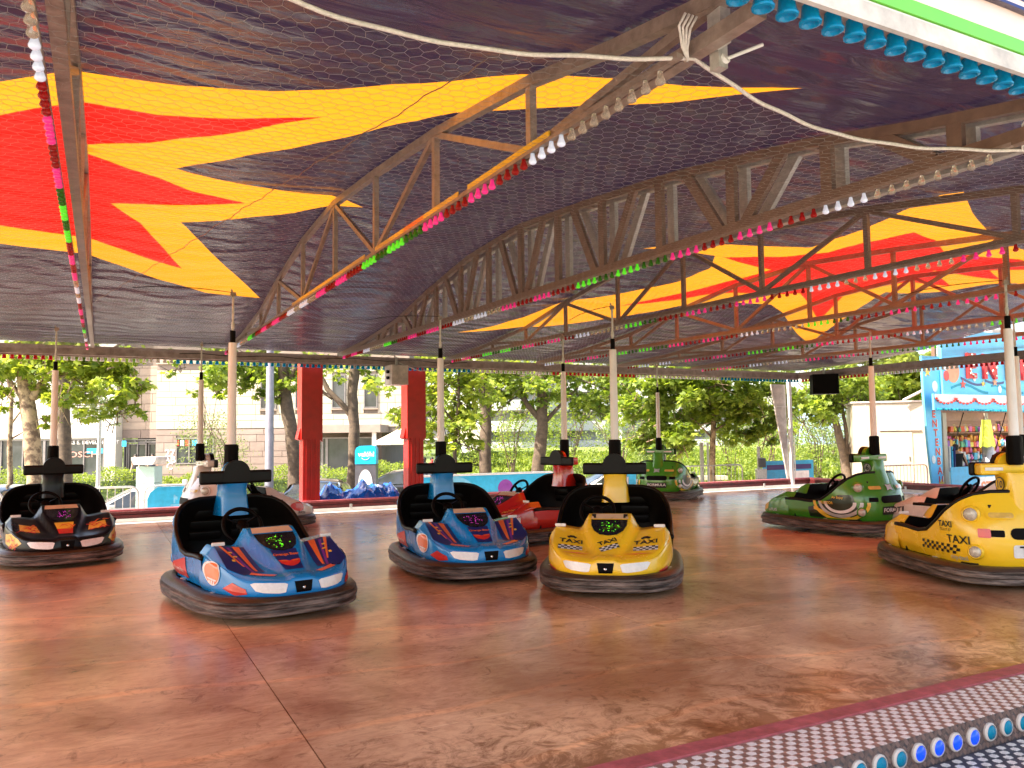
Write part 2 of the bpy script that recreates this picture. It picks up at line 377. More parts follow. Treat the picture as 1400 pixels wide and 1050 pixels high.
horiz_quad('fairground_paving', [(-12, -6), (34, -6), (34, 21.5), (19.5, 21.5), (17.5, 18.4), (-12, 18.4)], -.60, 'paving', .4)
horiz_quad('pavement', bq(-40, 3, 25, 41), -.88, 'paving', .12)
fl = tag(link('rink_floor', None), kind='structure')
xs = [XL, -4.64, -1.88, .88, 3.64, 6.4, 9.16, 11.92, 14.68, XR]
for i in range(len(xs)-1):
    y = YF - (.75 if i % 2 else 0)
    while y < YB-.05:
        y0 = max(y, YF); y1 = min(y+1.52, YB)
        mb = MB(); hz = .0004*((i*7+int(y*3)) % 3)
        mb.box(((xs[i]+xs[i+1])/2, (y0+y1)/2, -.012+hz), (xs[i+1]-xs[i]-(.0045 if i < 3 else .009), y1-y0-.002, .024))
        part('floor_sheet', mb, 'floor', fl)
        y += 1.52
mb = MB(); mb.box(((XL+XR)/2, (YF+YB)/2, -.045), (XR-XL, YB-YF, .03)); part('subfloor', mb, 'black', fl)
for nm, cx_, cy_, dx_, dy_ in (('sunlit_edge_strip', (XL+XR)/2, 15.32, XR-XL, .24), ('sunlit_edge_strip', XR-.17, 9.1, .30, 12.2)):  # sunlight along the far and right floor edges, painted as white strips
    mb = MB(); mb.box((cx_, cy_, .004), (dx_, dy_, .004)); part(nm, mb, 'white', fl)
# platform body below
MT['skirt'] = mat('platform side board', (.12, .1, .1), .6)
mb = MB(); mb.box(((XL+XR)/2, 9.1, -.35), (XR-XL+.4, 13.1, .5)); tag(link('platform_base', mb.mesh('platform_base', 'skirt')), kind='structure')
# pink edge strip, tread and riser
st = tag(link('platform_step', None), kind='structure')
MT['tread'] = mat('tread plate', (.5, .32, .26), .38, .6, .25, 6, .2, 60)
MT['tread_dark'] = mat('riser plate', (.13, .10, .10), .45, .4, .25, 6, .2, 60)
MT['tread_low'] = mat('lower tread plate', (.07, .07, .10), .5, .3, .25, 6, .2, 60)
MT['lozenge'] = mat('sky-lit tread lozenge', (.85, .80, .76), .35, .25, .1, 30)  # bright copy: sky glint on ribs turned one way, painted into the colour
MT['lozenge_shaded'] = mat('shaded tread lozenge', (.36, .24, .2), .45, .5, .15, 30)  # dim copy of the same metal, for ribs that catch no sky
mb = MB(); mb.box(((XL+XR)/2, 2.88, -.008), (XR-XL, .10, .026)); part('edge_strip', mb, 'pinkstrip', st)
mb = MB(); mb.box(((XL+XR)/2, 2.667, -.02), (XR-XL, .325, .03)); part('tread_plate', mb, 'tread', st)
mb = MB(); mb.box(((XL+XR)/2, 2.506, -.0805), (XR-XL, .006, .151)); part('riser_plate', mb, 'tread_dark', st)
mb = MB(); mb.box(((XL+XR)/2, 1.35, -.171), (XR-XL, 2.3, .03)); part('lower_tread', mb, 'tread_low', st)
mb = MB(); mb.box(((XL+XR)/2, 1.3, -.4), (XR-XL, 2.2, .42)); part('step_base', mb, 'skirt', st)
def bars5(mb, cx, cy, z, px, py, L, flip, nrm='z'):   # five-bar tread pattern: one lozenge made of raised ribs
    for k in range(5):
        o = (k-2)*.0070
        if nrm == 'z':
            a = R(0) if flip else R(90)
            dx, dy = math.cos(a), math.sin(a)
            mb.box((cx-dy*o, cy+dx*o, z+.0008), (L*(1-.16*abs(k-2)), .0042, .0026), (0, 0, a))
        else:
            a = R(45) if flip else R(-45)
            mb.box((cx-math.sin(a)*o, z, cy+math.cos(a)*o), (L*(1-.1*abs(k-2)), .003, .0030), (0, -a, 0))
mb = MB(); mb2 = MB(); y = 2.52; j = 0
while y < 2.82:
    x = 1.9; i = 0
    while x < 7.5:
        bars5(mb if (i+j) % 2 == 0 else mb2, x, y, -.005, 0, 0, .050 if (i+j) % 2 == 0 else .036, (i+j) % 2 == 0); x += .040; i += 1
    y += .040; j += 1
o = part('shaded_tread_ribs', mb2, 'lozenge_shaded', st); o['kind'] = 'stuff'
o = part('tread_ribs', mb, 'lozenge', st); o['kind'] = 'stuff'
mb = MB()
for j in range(5):
    for i in range(150):
        bars5(mb, 2.3+i*.03+(.015 if j % 2 else 0), -.018-j*.03, 2.5018, 0, 0, .022, (i+j) % 2 == 0, 'y')
o = part('riser_ribs', mb, 'lozenge_shaded', st); o['kind'] = 'stuff'
mb = MB()
for j in range(14):
    for i in range(70):
        if (i+j) % 2 == 0: bars5(mb, 2.6+i*.043, 2.47-j*.043, -.155, 0, 0, .046, True)
o = part('lower_tread_ribs', mb, 'lozenge', st); o['kind'] = 'stuff'
# riser lamps
tq = Euler((R(90), 0, 0)).to_matrix()
MT['lamp_teal'] = plastic_lens('teal lamp lens', (.005, .22, .36), .15, .2)
MT['lamp_blue'] = emit('lit blue lamp lens', (.004, .06, .75), .16)
rings = MB(); rings.lathe([(.043, 0), (.045, .012), (.039, .02), (.036, .02), (.036, .006)], 20, q=tq); ring_me = rings.mesh('lamp_ring', 'dirtywhite', 40)
lens = MB(); lens.lathe([(.036, .004), (.036, .014), (.030, .023), (.016, .029), (.002, .031)], 20, q=tq)
lens_t = lens.mesh('lamp_lens_teal', 'lamp_teal', 40); lens_b = lens.mesh('lamp_lens_blue', 'lamp_blue', 40)
for k in range(-7, 24):
    x = 2.99+k*.136*.99
    lo = link('step_lamp', ring_me, st, (x, 2.503, -.078))
    link('lens', lens_b if 3 <= k % 10 <= 6 else lens_t, lo)
# kerbs round the rink
def kerb(name, a, b, up_, label):
    t = thing(name, label, 'kerb', (0, 0, 0))
    a = Vector(a); b = Vector(b); d = (b-a).normalized(); nrm = Vector(up_)
    for z, off, w, h, m in ((.035, .0, .08, .07, 'white'), (.105, .02, .06, .05, 'maroon'), (.165, .035, .05, .045, 'maroon')):
        mb = MB(); mb.bar(a+nrm*(off+.05)+Vector((0, 0, z)), b+nrm*(off+.05)+Vector((0, 0, z)), w, h, 0); part('rail', mb, m, t)
    mb = MB(); mb.bar(a+nrm*.16+Vector((0, 0, .08)), b+nrm*.16+Vector((0, 0, .08)), .14, .16, 0); part('backing_board', mb, 'maroon', t)
    mb = MB(); mb.bar(a+nrm*.15+Vector((0, 0, .21)), b+nrm*.15+Vector((0, 0, .21)), .2, .035, 0); part('top_board', mb, 'pinkstrip', t)
    L = (b-a).length; k = .8
    while k < L:
        mb = MB(); mb.box(a+d*k+nrm*.005+Vector((0, 0, .09)), (.05 if abs(d.x) > .5 else .02, .05 if abs(d.y) > .5 else .02, .1)); part('bracket', mb, 'galv', t); k += 2.2
    return t
kerb('rink_kerb', (XL, YB, 0), (XR+.3, YB, 0), (0, 1, 0), 'long maroon railed kerb along the far side of the rink')
kerb('rink_kerb', (XR, YF, 0), (XR, YB, 0), (1, 0, 0), 'maroon kerb along the right end of the rink, before the stall')
# pavement apron strip outside the far kerb (painted metal ledge where tarp lies)
mb = MB(); mb.box(((XL+XR)/2, 16.25, .06), (XR-XL+.8, 1.15, .06)); tag(link('far_ledge', mb.mesh('far_ledge', 'dirtywhite')), kind='structure')

# ================================================================== ROOF
PY = [1.95, 2.8, 3.6, 4.96, 6.3, 7.6, 9.0, 10.4, 11.7, 13.4, 15.2]
PZ = [3.0, 3.15, 3.32, 3.52, 3.65, 3.75, 3.69, 3.50, 3.27, 3.13, 3.07]
def zroof(y): return float(np.interp(y, PY, PZ))
def zch(y): return 2.87+.0125*(y-3)
TX = [-2.34+2.17*k for k in range(9)]          # truss positions: -2.34, -.17, 2.0, 4.17 ...
YS = [(-.6, 5.58), (-.29, 5.24), (-.15, 5.15), (.37, 5.03), (.89, 4.73), (1.19, 4.47), (1.7, 3.97), (1.98, 3.66), (2.11, 3.55), (2.38, 3.37), (2.71, 3.2), (2.94, 3.03), (3.19, 2.84), (3.01, 3.17), (2.89, 3.46), (2.7, 3.71), (2.31, 4.14), (2.07, 4.46), (1.89, 4.72), (1.48, 5.59), (.51, 7.12), (1.09, 7.36), (1.58, 7.47), (1.94, 7.52), (2.31, 7.7), (2.03, 7.82), (1.7, 8.13), (1.05, 8.58), (.69, 8.81), (1.21, 9.91), (1.91, 11.25), (1.18, 11.1), (.45, 10.63), (-.19, 10.18), (-1.01, 9.95)]
def mirror(P, xc, extra): return P+[(2*xc-x, y) for x, y in reversed(P) if (2*xc-x) < xc]+extra
YL = YS[1:]; YL = [(-1.05, 5.95)]+[(-.6, 5.55)]+YL
YLm = YL+[(-2.1-x, y) for x, y in reversed(YL[1:-1])]
RL0 = [(-1.05, 6.7), (-.67, 6.31), (-.32, 5.93), (-.14, 5.77), (.29, 5.71), (.79, 5.45), (1.26, 5.12), (.66, 5.99), (.25, 6.49), (-.16, 6.88), (-.15, 7.17), (.3, 7.5), (.69, 7.78), (1.21, 7.96), (.6, 8.24), (.03, 8.52), (.31, 9.01), (.83, 10.31), (.26, 9.95), (-.13, 9.67), (-.96, 9.43)]
RLm = RL0+[(-2.1-x, y) for x, y in reversed(RL0[1:-1])]
YR = [(5.39, 12.42), (6.06, 11.29), (6.36, 10.52), (6.91, 9.89), (7.5, 9.1), (7.4, 8.3), (7.05, 7.81), (5.96, 7.9), (6.78, 7.21), (7.66, 6.8), (7.19, 5.63), (6.66, 4.7), (6.38, 4.24), (6.36, 4.02), (7.2, 4.48), (8.63, 5.18), (9.68, 5.43), (11.3, 5.7), (12.9, 5.2), (12.3, 6.4), (14.3, 7.1), (12.54, 7.43), (12.35, 8.14), (11.77, 8.44), (11.32, 8.54), (12.38, 10.44), (13.1, 11.76), (12.0, 11.06), (10.64, 10.12), (9.96, 9.71), (9.11, 9.74), (8.39, 10.34), (7.63, 10.95), (6.63, 11.68)]
RR = [(7.2, 7.81), (8.0, 7.4), (8.15, 6.94), (7.89, 6.13), (7.79, 5.5), (8.52, 5.75), (9.24, 6.12), (10.3, 6.0), (11.6, 6.1), (11.1, 6.7), (12.0, 7.1), (10.66, 7.26), (11.9, 7.82), (11.05, 7.96), (10.8, 8.84), (11.71, 10.27), (10.65, 9.53), (9.95, 9.07), (8.79, 9.38), (8.08, 9.96), (7.34, 10.37), (7.96, 9.55), (8.4, 8.8), (8.43, 8.19)]
XRF = 16.55
def sag(x, y):
    k = (x-TX[0]) / 2.17; f_ = k-math.floor(k)
    s = -.05*math.sin(PI*f_)**.8*math.sin(PI*min(1, max(0, (y-1.95)/13.25)))
    return s+.012*noise.noise(Vector((x*1.3, y*2.6, 0)))+.006*math.sin(y*9+3*math.sin(x*2))*(.5+.5*noise.noise(Vector((x, y*.7, 3))))
pts = []; edges = []
bd = [(-7.6, 1.72), (XRF, 1.72), (XRF, 15.3), (-7.6, 15.3)]
def addpoly(P, step=.15):
    n0 = len(pts); m = 0
    for i in range(len(P)):
        a = Vector(P[i]); b = Vector(P[(i+1) % len(P)]); k = max(1, int((b-a).length/step))
        for j in range(k): pts.append(a.lerp(b, j/k)); m += 1
    for i in range(m): edges.append((n0+i, n0+(i+1) % m))
addpoly(bd, .2)
def clipx(P): return [(max(-7.5, x), y) for x, y in P]
YLm = clipx(YLm); RLm = clipx(RLm)
for P in (YLm, RLm, YR, RR): addpoly(P)
for x in np.arange(-7.45, XRF-.05, .14):
    for y in np.arange(1.85, 15.25, .15): pts.append(Vector((x+random.uniform(-.02, .02), y+random.uniform(-.02, .02))))
v, e, f, _, _, _ = delaunay_2d_cdt(pts, edges, [], 0, 1e-4)
mb = MB()
zt = lambda x, y: zroof(y)+.035+sag(x, y)
mb.v = [(p.x, p.y, zt(p.x, p.y)) for p in v]
for t in f:
    cx = sum(v[i].x for i in t)/3; cy = sum(v[i].y for i in t)/3
    mi = 0
    if inside(RLm, cx, cy) or inside(RR, cx, cy): mi = 2
    elif inside(YLm, cx, cy) or inside(YR, cx, cy): mi = 1
    mb.f.append(tuple(t)); mb.m.append(mi)
roof = thing('canopy_roof', 'dark tarpaulin canopy with yellow and red starbursts over the rink', 'canopy')
part('tarpaulin', mb, ['navy', 'tyellow', 'tred'], roof, smooth=True)

# bulbs
def bulb_mesh(m):
    b = MB(); b.lathe([(.011, 0), (.012, -.016), (.017, -.030), (.021, -.041), (.0195, -.050), (.011, -.056), (.003, -.057)], 10)
    return b.mesh('bulb_'+m, BULB[m], True)
bulbs = {k: bulb_mesh(k) for k in ('clear_off', 'clear_on', 'red_off', 'red_on', 'green_off', 'green_on')}
sb = MB(); sb.lathe([(.011, .012), (.011, -.004)], 8); socket_me = sb.mesh('bulb_socket', 'dirtywhite')
SEQ = ['clear_off']*8+['clear_on']*4+['red_off']*4+['red_on']*4+['red_off']*4+['red_on']*4+['green_off']*4+['green_on']*4+['green_off']*3+['green_on']*4+['red_off']*5+['red_on']*4+['red_off']*4+['red_on']*4+['clear_off']*4+['clear_on']*4+['clear_off']*3+['clear_on']*4+['red_off']*5+['red_on']*5+['red_off']*4+['red_on']*4+['red_off']*5+['green_off']*3+['green_on']*4
names_t = ['at the far left, outside the frame', 'leftmost, seen end on above the flame car', 'second, with yellow boards, over the left blue car', 'widest, of twin brown frames, in the middle of the canopy']
PT = [3.6, 4.96, 6.3, 7.6, 9.0, 10.4, 11.7, 13.0]
lab_t = {1: 'leftmost roof truss, seen end on and hung with a bulb row', 2: 'roof truss with yellow painted boards on its lower chord', 3: 'wide twin-framed brown roof truss across the middle of the canopy',
 4: 'first roof truss behind the wide brown twin truss', 5: 'second roof truss behind the wide brown twin truss', 6: 'third roof truss behind the wide brown twin truss', 7: 'roof truss farthest right, next to the right eave'}
TXu = TX[1:]; TXu[-1] = min(TXu[-1], 16.2)
MT['orange_steel'] = mat('primer-tinted steel', (.36, .17, .1), .4, .3, .2, 8, .1)
for ti, X in enumerate(TXu, 1):
    if ti not in lab_t: continue
    t = thing('roof_truss', lab_t[ti], 'truss', (X, 0, 0), 0, 'roof trusses under the canopy')
    twin = ti == 3
    mm = 'steel_brown' if twin else ('steel' if ti < 4 else 'orange_steel' if ti > 4 else 'steel_brown')
    wv, wh_ = (.045, .085) if twin else (.04, .045)
    for ox in ((-.10, .03) if twin else (0,)):
        m_ = mm if not (twin and ox > 0) else 'galv'
        if twin and ox > 0: pass
        mb = MB()
        for i in range(len(PY)-1): mb.bar((ox, PY[i], zroof(PY[i])-.02), (ox, PY[i+1], zroof(PY[i+1])-.02), .05, .06)
        part('top_chord', mb, m_, t)
        mb = MB(); mb.bar((ox, 1.95, zch(1.95)+.02), (ox, 15.2, zch(15.2)+.02), .055, .075 if twin else .06); part('bottom_chord', mb, m_, t)
        P = PT if not twin else [2.6, 3.45, 4.31, 5.15, 6.0, 6.8, 7.6, 8.42, 9.25, 10.1, 10.95, 11.8, 12.7]
        for i, y in enumerate(P):
            if not twin or i % 2 == 1 or True:
                mb = MB(); mb.flat((ox, y, zch(y)+.04), (ox, y, zroof(y)-.04), .085 if twin else .05, .04); part('post', mb, m_, t)
        Q = [2.15]+P
        for i in range(len(Q)-1):
            a, b_ = Q[i], Q[i+1]
            if twin:
                if i == 0: continue
                lo, hi = (b_, a) if i % 2 == 0 else (a, b_); sgn_ = 1 if hi > lo else -1; y0_ = lo+.13*sgn_; y1_ = lo+.50*sgn_
                mb = MB(); mb.flat((ox, y0_, zch(y0_)+.04), (ox, y1_, zroof(y1_)-.03), .085, .036); part('brace', mb, m_, t); continue
            if i % 2 == (0 if ti != 3 else 1): p1 = (ox, a, zroof(a)-.03); p2 = (ox, b_, zch(b_)+.04)
            else: p1 = (ox, a, zch(a)+.04); p2 = (ox, b_, zroof(b_)-.03)
            mb = MB(); mb.flat(p1, p2, .042, .034); part('brace', mb, m_, t)
    if twin:
        for y in PT:
            mb = MB(); mb.bar((-.10, y, zroof(y)-.03), (.03, y, zroof(y)-.03), .04, .04); part('spacer', mb, 'steel', t)
    if ti == 2:
        for y0, y1, m_ in ((3.35, 4.35, 'yprint'), (4.5, 5.1, 'yprint'), (5.1, 5.5, 'oprint'), (5.5, 6.2, 'yprint'), (6.5, 9.4, 'yprint')):
            mb = MB(); mb.bar((-.035, y0, zch(y0)+.03), (-.035, y1, zch(y1)+.03), .008, .07); part('painted_board', mb, m_, t)
    # light row, a little left of the chord
    bx = -.07 if not twin else -.06
    if twin: bx = -.115
    rail = MB(); rail.bar((bx, 2.3, zch(2.3)-.012), (bx, 14.9, zch(14.9)-.012), .03, .02)
    ra = part('light_rail', rail, 'steel', t)
    y = 2.42; i = 0
    while y < 14.8:
        kind = SEQ[(i+(0 if ti < 4 else 11*ti)) % len(SEQ)] if ti != 1 else SEQ[(i*1) % len(SEQ)]
        link('bulb', bulbs[kind], ra, (bx, y, zch(y)-.024)); y += .095 if ti < 4 else .105; i += 1
# clamp and cables at the front ends of two trusses
for X in (2.0, 4.17):
    t = thing('clamp_bracket', 'grey clamp with a lever and white cables where the %s truss meets the net' % ('yellow boarded' if X < 3 else 'wide brown'), 'clamp', (X, 2.2, 2.9), 0, 'clamps holding the net rope')
    mb = MB(); mb.box((.02, -.02, .02), (.05, .07, .13)); mb.box((.06, .03, -.05), (.045, .05, .12)); part('plate', mb, 'galv', t)
    mb = MB(); mb.tube([(.06, .02, -.08), (.2, -.06, -.02)], .007, 8); mb.lathe([(.022, -.01), (.022, .015)], 12, (.07, .015, -.075), Euler((R(60), R(30), 0)).to_matrix()); part('lever', mb, 'white', t)
    for k in range(4):
        mb = MB(); a = -.05-.018*k
        mb.tube([(a, .02, .07), (a-.012, .045, .03), (a-.004+.01*k, .075, -.03), (-.03, .10, -.06), (-.02, .13, -.05)], .0055, 6); part('cable', mb, 'rope', t, smooth=True)

# eave beams
def eave(name, a, b, zb, hgt, th, label, seq, start, spacing, boff, nrm, big=False):
    t = thing(name, label, 'beam')
    a = Vector(a); b = Vector(b); d = (b-a).normalized(); L = (b-a).length
    mb = MB(); mb.bar(a+Vector((0, 0, zb+hgt/2)), b+Vector((0, 0, zb+hgt/2)), th, hgt); part('beam', mb, 'beam', t)
    mb = MB(); mb.bar(a+Vector((0, 0, zb+hgt+.012))+Vector(nrm)*.03, b+Vector((0, 0, zb+hgt+.012))+Vector(nrm)*.03, th*.7, .024); part('top_rail', mb, 'steel', t)
    br = MB(); br.bar(a+Vector((0, 0, zb-.012))+Vector(nrm)*boff, b+Vector((0, 0, zb-.012))+Vector(nrm)*boff, .045, .02); rl = part('bulb_rail', br, 'beam', t)
    n = int(L/spacing)
    for k in range(n):
        p = a+d*(start+k*spacing)+Vector(nrm)*boff
        if (p-a).length > L: break
        link('cap_bulb', caps[seq(k)], rl, (p.x, p.y, zb-.021))
    return t
def cap_mesh(m):
    b = MB(); n = 12; prof = [(.026, 0), (.0275, -.006), (.0305, -.034), (.0335, -.048), (.0385, -.058), (.037, -.064), (.028, -.066), (.018, -.055), (.004, -.052)]
    b.lathe(prof, n); me = b.mesh('cap_'+m, BULB[m], 30); return me
caps = {k: cap_mesh(k) for k in ('blue', 'white', 'red')}
# caps along the far side, read from left to right in the photograph
def far_seq(k):
    x = -7.5+.11*k
    for lim, c in ((-.75, 'red'), (1.15, 'white'), (7.0, 'blue'), (8.9, 'white'), (11.3, 'red'), (13.9, 'white'), (99, 'blue')):
        if x < lim: return c
eave('far_eave', (-7.6, 15.27, 0), (16.6, 15.27, 0), 2.89, .13, .16, 'long grey eave beam with tiny red, white and blue caps on the far side', lambda k: far_seq(k), .1, .11, -.05, (0, -1, 0))
eave('right_eave', (16.55, 1.95, 0), (16.55, 15.19, 0), 2.89, .13, .16, 'eave beam with red and white caps on the right end of the rink', lambda k: ('blue', 'red', 'white', 'red', 'white', 'red')[k//20 % 6], .1, .11, -.05, (-1, 0, 0))
fe = eave('front_eave', (-7.6, 1.86, 0), (16.6, 1.86, 0), 2.856, .055, .1, 'pale front eave beam with a row of large blue caps', lambda k: 'blue' if (9.0 < k*.107 < 13) else ('white' if 13 <= k*.107 < 15 or 7 < k*.107 < 9 else 'red'), .05, .107, .05, (0, -1, 0))
fb = thing('fascia_board', 'green, pink and navy striped fascia board above the blue caps', 'fascia')
for z0, z1, m_, yy in ((2.80, 2.868, 'dirtywhite', 1.755), (2.868, 2.880, 'white', 1.762), (2.883, 2.935, 'green_band', 1.755), (2.935, 3.05, 'pink_board', 1.755), (3.05, 3.075, 'navy_paint', 1.752), (3.075, 3.10, 'pink_board', 1.755), (3.10, 3.14, 'navy_paint', 1.752), (3.14, 3.6, 'pink_board', 1.755)):
    mb = MB(); mb.box((4.5, yy, (z0+z1)/2), (24.2, .02, z1-z0-.001)); part('stripe', mb, m_, fb)

# posts and pillars on the far side
def pillar(x, label):
    t = thing('red_pillar', label, 'pillar', (x, 15.78, -.6), 0, 'red pillars on the far side')
    mb = MB(); mb.rbox((0, 0, 1.05), (.34, .3, 2.1), .012); part('lower_shaft', mb, 'pillar_red', t)
    for dx in (-.09, .0, .09):
        mb = MB(); mb.box((dx, -.156, 1.03), (.03, .02, 2.0)); part('rib', mb, 'pillar_red', t)
    mb = MB(); mb.prism([(-.205, 2.02), (.205, 2.02), (.205, 3.55), (-.205, 3.55)], (0, -.19, 0), (1, 0, 0), (0, 0, 1), (0, 1, 0), .38); mb.prism([(-.205, 2.0), (-.26, 2.03), (-.205, 2.25)], (0, -.1, 0), (1, 0, 0), (0, 0, 1), (0, 1, 0), .25); mb.prism([(.205, 2.0), (.26, 1.97), (.205, 2.2)], (0, .0, 0), (1, 0, 0), (0, 0, 1), (0, 1, 0), .25)
    part('upper_sleeve', mb, 'pillar_red', t)
    mb = MB(); mb.box((0, 0, .02), (.5, .5, .04)); part('base_plate', mb, 'galv', t)
pillar(3.66, 'red steel pillar beside the blue tarpaulin heap, left of the two')
pillar(5.83, 'red steel pillar on the right end of the blue tarpaulin heap')
cp = thing('corner_post', 'white corner post with a narrow triangular wing at the far right corner', 'post', (16.45, 15.5, -.6))
mb = MB(); mb.box((0, 0, 1.78), (.09, .09, 3.5)); part('shaft', mb, 'white', cp)
mb = MB(); mb.prism([(-.08, .6), (-.1, 3.35), (-.62, 3.35)], (0, .03, 0), (1, 0, 0), (0, 0, 1), (0, 1, 0), .04); part('wing', mb, 'dirtywhite', cp)
for z in (2.1, 2.75):
    mb = MB(); mb.box((-.28, .02, z), (.4 if z > 2.5 else .3, .01, .015)); part('seam_strip', mb, 'white', cp)
ld = thing('ladder', 'small white metal ladder behind the corner post', 'ladder', (16.75, 15.9, -.6))
for dx in (0, .26):
    mb = MB(); mb.tube([(dx, 0, 0), (dx, 0, 1.95)], .015, 8); part('rail', mb, 'white', ld)
for k in range(5):
    mb = MB(); mb.tube([(0, 0, .35+k*.36), (.26, 0, .35+k*.36)], .01, 6); part('rung', mb, 'white', ld)
def speaker(loc, rz, m, label, d=(.5, .36, .34)):
    t = thing('loudspeaker', label, 'loudspeaker', loc, rz)
    mb = MB(); mb.rbox((0, 0, 0), d, .015); part('cabinet', mb, m, t)
    mb = MB(); mb.rbox((0, -d[1]/2-.006, 0), (d[0]*.9, .012, d[2]*.88), .004); part('grille', mb, 'black' if m == 'black' else 'dirtywhite', t)
    mb = MB(); mb.bar((0, 0, d[2]/2), (0, 0, d[2]/2+.16), .05, .02); mb.box((0, 0, d[2]/2+.006), (d[0]*.6, .04, .012)); part('bracket', mb, 'galv', t)
    return t
sp1 = speaker((5.22, 15.1, 2.68), R(5), 'dirtywhite', 'pinkish grey loudspeaker hanging from the eave beside the red pillar', (.36, .36, .4))
for z in (.06, -.06):
    mb = MB(); mb.lathe([(.03, 0), (.035, .05)], 12, (-.18, -.05, z), Euler((0, R(-90), 0)).to_matrix()); part('connector', mb, 'black', sp1)
speaker((16.2, 14.1, 2.66), R(-38), 'black', 'black loudspeaker hanging in the far right corner of the canopy', (.62, .45, .5))
cb = MB(); cb.tube([(5.25, 15.0, 2.92), (5.5, 15.05, 2.84), (5.72, 15.08, 2.78), (6.0, 15.05, 2.8), (6.3, 14.9, 2.93)], .008, 6)
tag(link('loose_cable', cb.mesh('loose_cable', 'rope')), 'loose pale cable drooping beside the red pillar top', 'cable')
for z, x0 in ((2.965, 1.2), (2.98, 4.0)):
    mb = MB(); mb.tube([(x0+i*.35, 15.16, z+.02*math.sin(i*1.7)) for i in range(9)], .006, 5)
    tag(link('eave_cable', mb.mesh('eave_cable', 'black')), 'thin black cable clipped along the far eave, %s of the red pillars' % ('left' if x0 < 2 else 'between the two'), 'cable')

# ================================================================== NET
def ynet(x):                                  # scalloped front edge, fixed at the trusses
    k = (x-TX[0])/2.17; f_ = k-math.floor(k)
    return 2.30+.24*math.sin(PI*f_)
s = .0375; hx = s*math.sqrt(3); vy = 1.5*s
nx = int((XRF-.2+3.5)/hx); ny = int((15.15-2.2)/vy)
ii, jj = np.meshgrid(np.arange(nx), np.arange(ny))
cx = -3.5+hx*(ii+.5*(jj % 2)); cy = 2.2+vy*jj
cx = cx.ravel(); cy = cy.ravel()
# per cell: three edges (upper-left, upper-right slanted, and the right upright one) of a pointy-top hexagon
def V_(dx, dy): return np.stack([cx+dx, cy+dy], 1)
top = V_(0, s); ul = V_(-hx/2, s/2); ur = V_(hx/2, s/2); lr = V_(hx/2, -s/2)
E0 = np.concatenate([ul, top, ur]); E1 = np.concatenate([top, ur, lr])
def jit(P):
    q = P*1.0
    rj = np.random.default_rng(3); key = np.round(P[:, 0]*200)*7919+np.round(P[:, 1]*200)*104729
    hsh = np.modf(np.sin(key*.0131)*43758.5)[0]; hs2 = np.modf(np.sin(key*.0277)*12543.7)[0]
    q[:, 0] += .0055*hsh; q[:, 1] += .0055*hs2
    q[:, 0] += .005*np.sin(P[:, 1]*31+P[:, 0]*17)+.010*np.sin(P[:, 1]*2.3+P[:, 0]*1.1); q[:, 1] += .005*np.sin(P[:, 0]*37-P[:, 1]*13)
    return q
mid = (E0+E1)/2
k = (mid[:, 0]-TX[0])/2.17; fr = k-np.floor(k)
keep = (mid[:, 1] > 2.30+.24*np.sin(PI*fr)) & (mid[:, 0] < XRF-.12)
E0 = jit(E0[keep]); E1 = jit(E1[keep])
def znet(P):
    k = (P[:, 0]-TX[0])/2.17; fr = k-np.floor(k)
    return 2.87+.0125*(P[:, 1]-3)-.015-.03*np.sin(PI*fr)+.01*np.sin(P[:, 0]*1.9+P[:, 1]*1.3)
A = np.column_stack([E0, znet(E0)]); B = np.column_stack([E1, znet(E1)])
D = B-A; D /= np.linalg.norm(D, axis=1)[:, None]
N1 = np.cross(D, np.array([0, 0, 1.])); N1 /= np.linalg.norm(N1, axis=1)[:, None]; N2 = np.cross(D, N1)
rw = .0009
W = []
for P in (A, B):
    for th in (90, 210, 330): W.append(P+rw*(N1*math.cos(R(th))+N2*math.sin(R(th))))
W = np.stack(W, 1).reshape(-1, 3); n = len(A)
base = (np.arange(n)*6)[:, None]
F = np.stack([np.concatenate([base+a for a in q], 1) for q in ((0, 1, 4, 3), (1, 2, 5, 4), (2, 0, 3, 5))], 1).reshape(-1)
me = bpy.data.meshes.new('wire_mesh'); me.vertices.add(len(W)); me.vertices.foreach_set('co', W.ravel())
me.loops.add(len(F)); me.loops.foreach_set('vertex_index', F.astype(np.int32)); nf = len(F)//4
me.polygons.add(nf); me.polygons.foreach_set('loop_start', np.arange(nf, dtype=np.int32)*4)
me.update(calc_edges=True); me.materials.append(MT['wire'])
net = thing('safety_net', 'hexagonal chicken wire stretched below the canopy over the rink', 'wire net')
o = link('wire_mesh', me, net); o['kind'] = 'stuff'
mb = MB(); P = []
x = -3.4
while x < 16.3:
    y = ynet(x); zz = float(znet(np.array([[x, y]]))[0]); P.append((x, y+.003*math.sin(x*11), zz+.003*math.sin(x*17))); x += .06
mb.tube(P, .009, 7); part('hem_rope', mb, 'rope', net, smooth=True)
for k_, (a, b_) in enumerate((((1.25, 2.6), (-.1, 9.6)), ((4.3, 6.0), (2.3, 8.8)), ((8.5, 3.0), (7.5, 14.0)))):   # twisted joints between net widths
    mb = MB(); P = []
    for i in range(120):
        t_ = i/119; x = lerp(a[0], b_[0], t_)+.008*math.sin(i*.7); y = lerp(a[1], b_[1], t_)
        P.append((x, y, float(znet(np.array([[x, y]]))[0])-.002+.004*math.sin(i*2.1)))
    mb.tube(P, .0025, 4); part('lacing_wire', mb, 'steel_brown', net)
